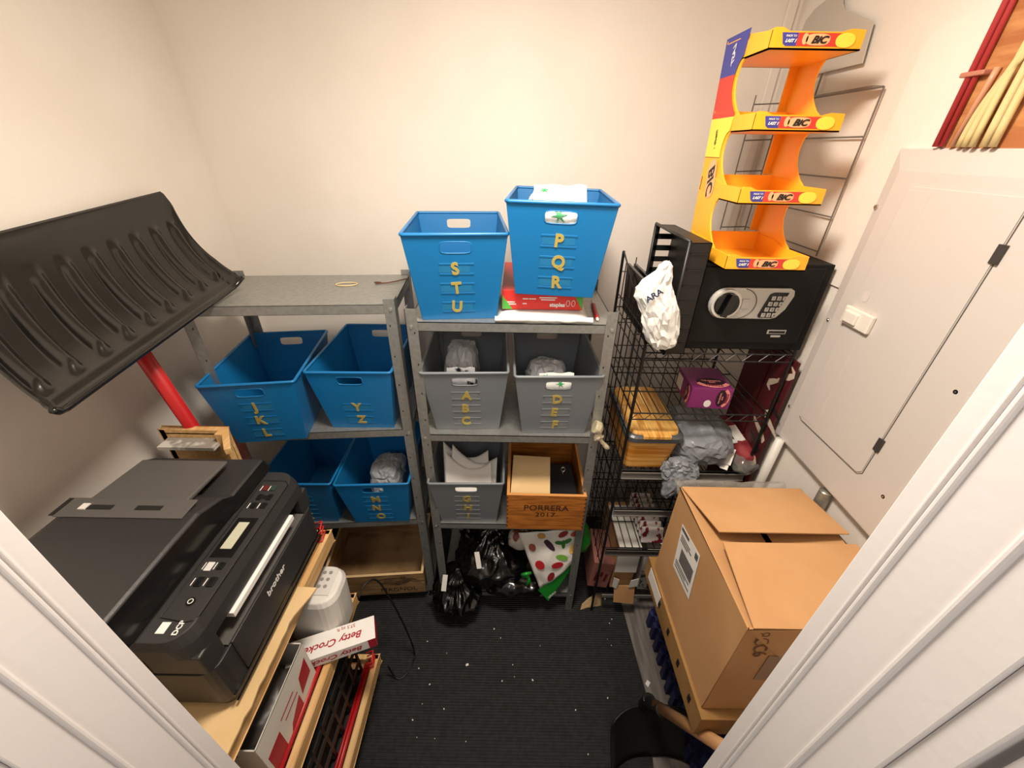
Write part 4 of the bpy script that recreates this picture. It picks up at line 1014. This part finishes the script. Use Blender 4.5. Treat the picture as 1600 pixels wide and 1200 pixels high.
q=MB();q.cyl((-.604,.430,zt),(-.604,.430,zt+.002),.008,n=20);obj('power_button',q,BT,t);q=MB();q.tube(ell((-.604,.430,zt+.002),(1,0,0),(0,1,0),.0045,.0045,14),.0008,5,closed=True);obj('power_mark',q,PAPER,t)
q=MB()
for x,y in((-.606,.665),(-.630,.665),(-.606,.505),(-.629,.505),(-.603,.470),(-.628,.470),(-.630,.722),(-.610,.722)):
    q.box((x-.0008,y-.008,zt),(x+.0008,y+.008,zt+.0004))
obj('button_caption',q,PAPER,t)
q=MB();textmb(q,'DCP',(-.592,.382,zt+.0003),(0,1,0),(-1,0,0),.013,bold=.0004);q.box((-.628,.372,zt),(-.612,.392,zt+.0004));obj('model_marking',q,PAPER,t,weld=False)
# scanner lid: flat far part + hump near part
q=MB()
zl=zt+.001
prof_far=[(-.645,zl),(-.652,zl+.028),(-.668,zl+.034),(-.975,zl+.034),(-.985,zl)]
def lidsec(y,h,xf):
    return [V((xf,y,zl)),V((xf-.010,y,zl+h*.93)),V((xf-.016,y,zl+h)),V((-.94,y,zl+h)),V((-.978,y,zl+h*.7)),V((-.982,y,zl))]
secs=[lidsec(py0-.012,.050,-.655),lidsec(py0-.006,.072,-.652),lidsec(.50,.074,-.652),lidsec(.578,.073,-.652),lidsec(.640,.052,-.650),lidsec(.665,.034,-.646),lidsec(.79,.033,-.645),lidsec(py1+.012,.024,-.645)]
loft(q,secs);obj('scanner_lid',q,PB,t,bevel=.002)
q=MB();q.grid(lambda u,v:(lambda A,B,k:(A[0].lerp(B[0],k)).lerp(A[1].lerp(B[1],k),.02+v*.96)+V((.0008,0,0)))(secs[min(6,int(u*7))],secs[min(6,int(u*7))+1],u*7-min(6,int(u*7))),42,4)
obj('glossy_lid_edge',q,PB2,t,label='glossy black front edge of the lid')
# feeder slot strip and input flap
q=MB();q.box((-.955,.560,zl+.0735),(-.685,.612,zl+.076));st=obj('feeder_slot',q,PG,t,bevel=.001)
q=MB();q.box((-.905,.580,zl+.0762),(-.850,.592,zl+.077));q.box((-.800,.580,zl+.0762),(-.745,.592,zl+.077));q.box((-.965,.562,zl+.0755),(-.955,.61,zl+.0765));obj('guide_slot',q,INK,st)
obj('guide_slider',MB().box((-.918,.578,zl+.0762),(-.903,.594,zl+.079)),PLASW,st)
q=MB();q.hexa([(-.93,.613,zl+.058),(-.715,.613,zl+.058),(-.715,.755,zl+.052),(-.93,.755,zl+.052),(-.93,.613,zl+.070),(-.715,.613,zl+.070),(-.715,.755,zl+.060),(-.93,.755,zl+.060)]);obj('input_flap',q,PG,t,bevel=.008,segs=3)
q=MB();q.box((-.93,.42,zl+.0735),(-.88,.455,zl+.0742),R=Rz(.1));obj('white_sticker',q,PAPER,t)
# ------------------------------------------------------------------ white keypad appliance
t=thing('label_printer','white rounded appliance with a keypad on the second tier of the wooden rack','appliance',(-.58,.68,.466),0)
q=MB();loft(q,[rrect(-.595,.698,.155,.115,.04,.4665,6),rrect(-.590,.698,.172,.132,.045,.50,6),rrect(-.578,.700,.164,.13,.045,.662,6),rrect(-.578,.700,.150,.118,.045,.680,6)])
obj('housing',q,PLASW,t,smooth=False,bevel=.005,segs=3)
q=MB();q.box((-.600,.665,.6805),(-.520,.748,.683));kp=obj('keypad',q,mat('pale_keypad','#cfcbc6',.4),t,bevel=.002)
q=MB()
for a in range(3):
    for b in range(2):q.cyl((-.540-b*.018,.735-a*.022,.683),(-.540-b*.018,.735-a*.022,.6845),.0055,n=12)
obj('key',q,mat('grey_key','#8e8b88',.5),kp)
q=MB();q.box((-.590,.71,.683),(-.577,.735,.6836));obj('small_display',q,INK,kp)
# Betty Crocker box
t=thing('baking_box','white carton with red script lettering lying across the second tier of the rack','box',(-.515,.607,.50),.36)
q=MB();q.box((-.12,-.035,.0095),(.12,.035,.052));obj('body',q,PAPER,t,local=True,bevel=.001)
CRI=mat('crimson_ink','#a3182c',.5)
q=MB();textmb(q,'Betty Crocker',(.0,-.006,.0522),(-1,0,0),(0,-1,0),.0275,shear=.3,bold=.0005,sx=1.05);textmb(q,'37.5 sq ft',(.04,.024,.0522),(-1,0,0),(0,-1,0),.014)
textmb(q,'Betty Crocker',(.0,-.0352,.030),(-1,0,0),(0,0,-1),.0265,shear=.3,bold=.0004,sx=1.05)
obj('lettering',q,CRI,t,local=True,weld=False)
q=MB();q.box((.1202,-.034,.010),(.1208,.034,.051));q.box((.098,-.0355,.010),(.12,-.0351,.052),);obj('red_end',q,CRI,t,local=True)
# white carton with red print
t=thing('open_carton','open white carton with red print on the near end of the second tier','box',(-.65,.43,.466),0)
q=MB();cx0,cx1,cy0,cy1,cz0,cz1=-.80,-.545,.325,.545,.4665,.665;h_=.003
q.box((cx0,cy0,cz0),(cx0+h_,cy1,cz1));q.box((cx1-h_,cy0,cz0),(cx1,cy1,cz1));q.box((cx0,cy0,cz0),(cx1,cy0+h_,cz1));q.box((cx0,cy1-h_,cz0),(cx1,cy1,cz1));q.box((cx0,cy0,cz0),(cx1,cy1,cz0+h_))
obj('body',q,WC,t,bevel=.0008)
q=MB();q.box((cx1,cy0+.01,cz0+.01),(cx1+.0006,cy0+.06,cz0+.12));q.prism([(cx1,.40,.49),(cx1,.47,.50),(cx1,.47,.56),(cx1,.42,.53)],(.0006,0,0));q.prism([(cx1,.48,.54),(cx1,.53,.55),(cx1,.53,.62),(cx1,.49,.60)],(.0006,0,0));obj('red_print',q,CRI,t)
q=MB()
for z,a,b in((.60,.40,.46),(.575,.41,.47)):
    q=MB();q.box((cx1,a,z),(cx1+.0006,b,z+.004));obj('small_print',q,CRI,t,weld=False)
q=MB()
for k in range(3):
    x=-.64+k*.022;q.cyl((x,cy0-.0006,.64),(x,cy0,.64),.005,n=10);q.box((x-.0015,cy0-.0006,.628),(x+.0015,cy0,.64))
obj('symbols',q,INK,t)
q=MB();blob(q,(-.665,.44,.56),(.10,.085,.05),71,.008,12,e=2.5,lvl=5);solo('grey_wrapper',q,mat('dark_grey_film','#5b5552',.4),'grey crumpled wrapper inside the open white carton','wrapper',smooth=True)
# black crate on the third tier
t=thing('plastic_crate','black plastic crate on the lowest tier of the wooden rack','crate',(-.75,.48,.166),0)
q=MB();a0,a1,b0,b1,c0,c1=-.99,-.515,.275,.69,.1665,.40
q.box((a0,b0,c0),(a1,b1,c0+.004))
for z in(c0,c0+.08,c0+.16,c1-.02):
    q.box((a1-.004,b0,z),(a1,b1,z+.02));q.box((a0,b0,z),(a0+.004,b1,z+.02));q.box((a0,b1-.004,z),(a1,b1,z+.02));q.box((a0,b0,z),(a1,b0+.004,z+.02))
for k in range(8):
    y=b0+(b1-b0-.01)*k/7;q.box((a1-.005,y,c0),(a1-.001,y+.01,c1));q.box((a0,y,c0),(a0+.003,y+.01,c1))
    x=a0+(a1-a0-.01)*k/7;q.box((x,b1-.004,c0),(x+.01,b1-.001,c1))
obj('basket',q,BLK,t)
q=MB();q.box((a0+.01,b0+.01,c0+.005),(a1-.02,b1-.01,c0+.19));obj('lining',q,mat('black_lining','#0d0d0e',.8),t,bevel=.02)
# black power cord
q=MB();cp=[(-.50,.765,.50),(-.488,.80,.52),(-.46,.83,.50),(-.43,.83,.40),(-.40,.83,.22),(-.385,.83,.08),(-.38,.82,.012),(-.382,.79,.0105),(-.395,.755,.0105),(-.42,.735,.012),(-.445,.742,.03),(-.46,.748,.10)]
pts=[]
for i in range(len(cp)-1):
    p0=V(cp[max(0,i-1)]);p1=V(cp[i]);p2=V(cp[i+1]);p3=V(cp[min(len(cp)-1,i+2)])
    for k in range(6):
        u=k/6;pts.append(.5*((2*p1)+(p2-p0)*u+(2*p0-5*p1+4*p2-p3)*u*u+(3*p1-p0-3*p2+p3)*u**3))
q.tube(pts,.0032,8)
solo('power_cord',q,BLK,'black power cord looping from the white appliance down to the mat','cord',smooth=True)
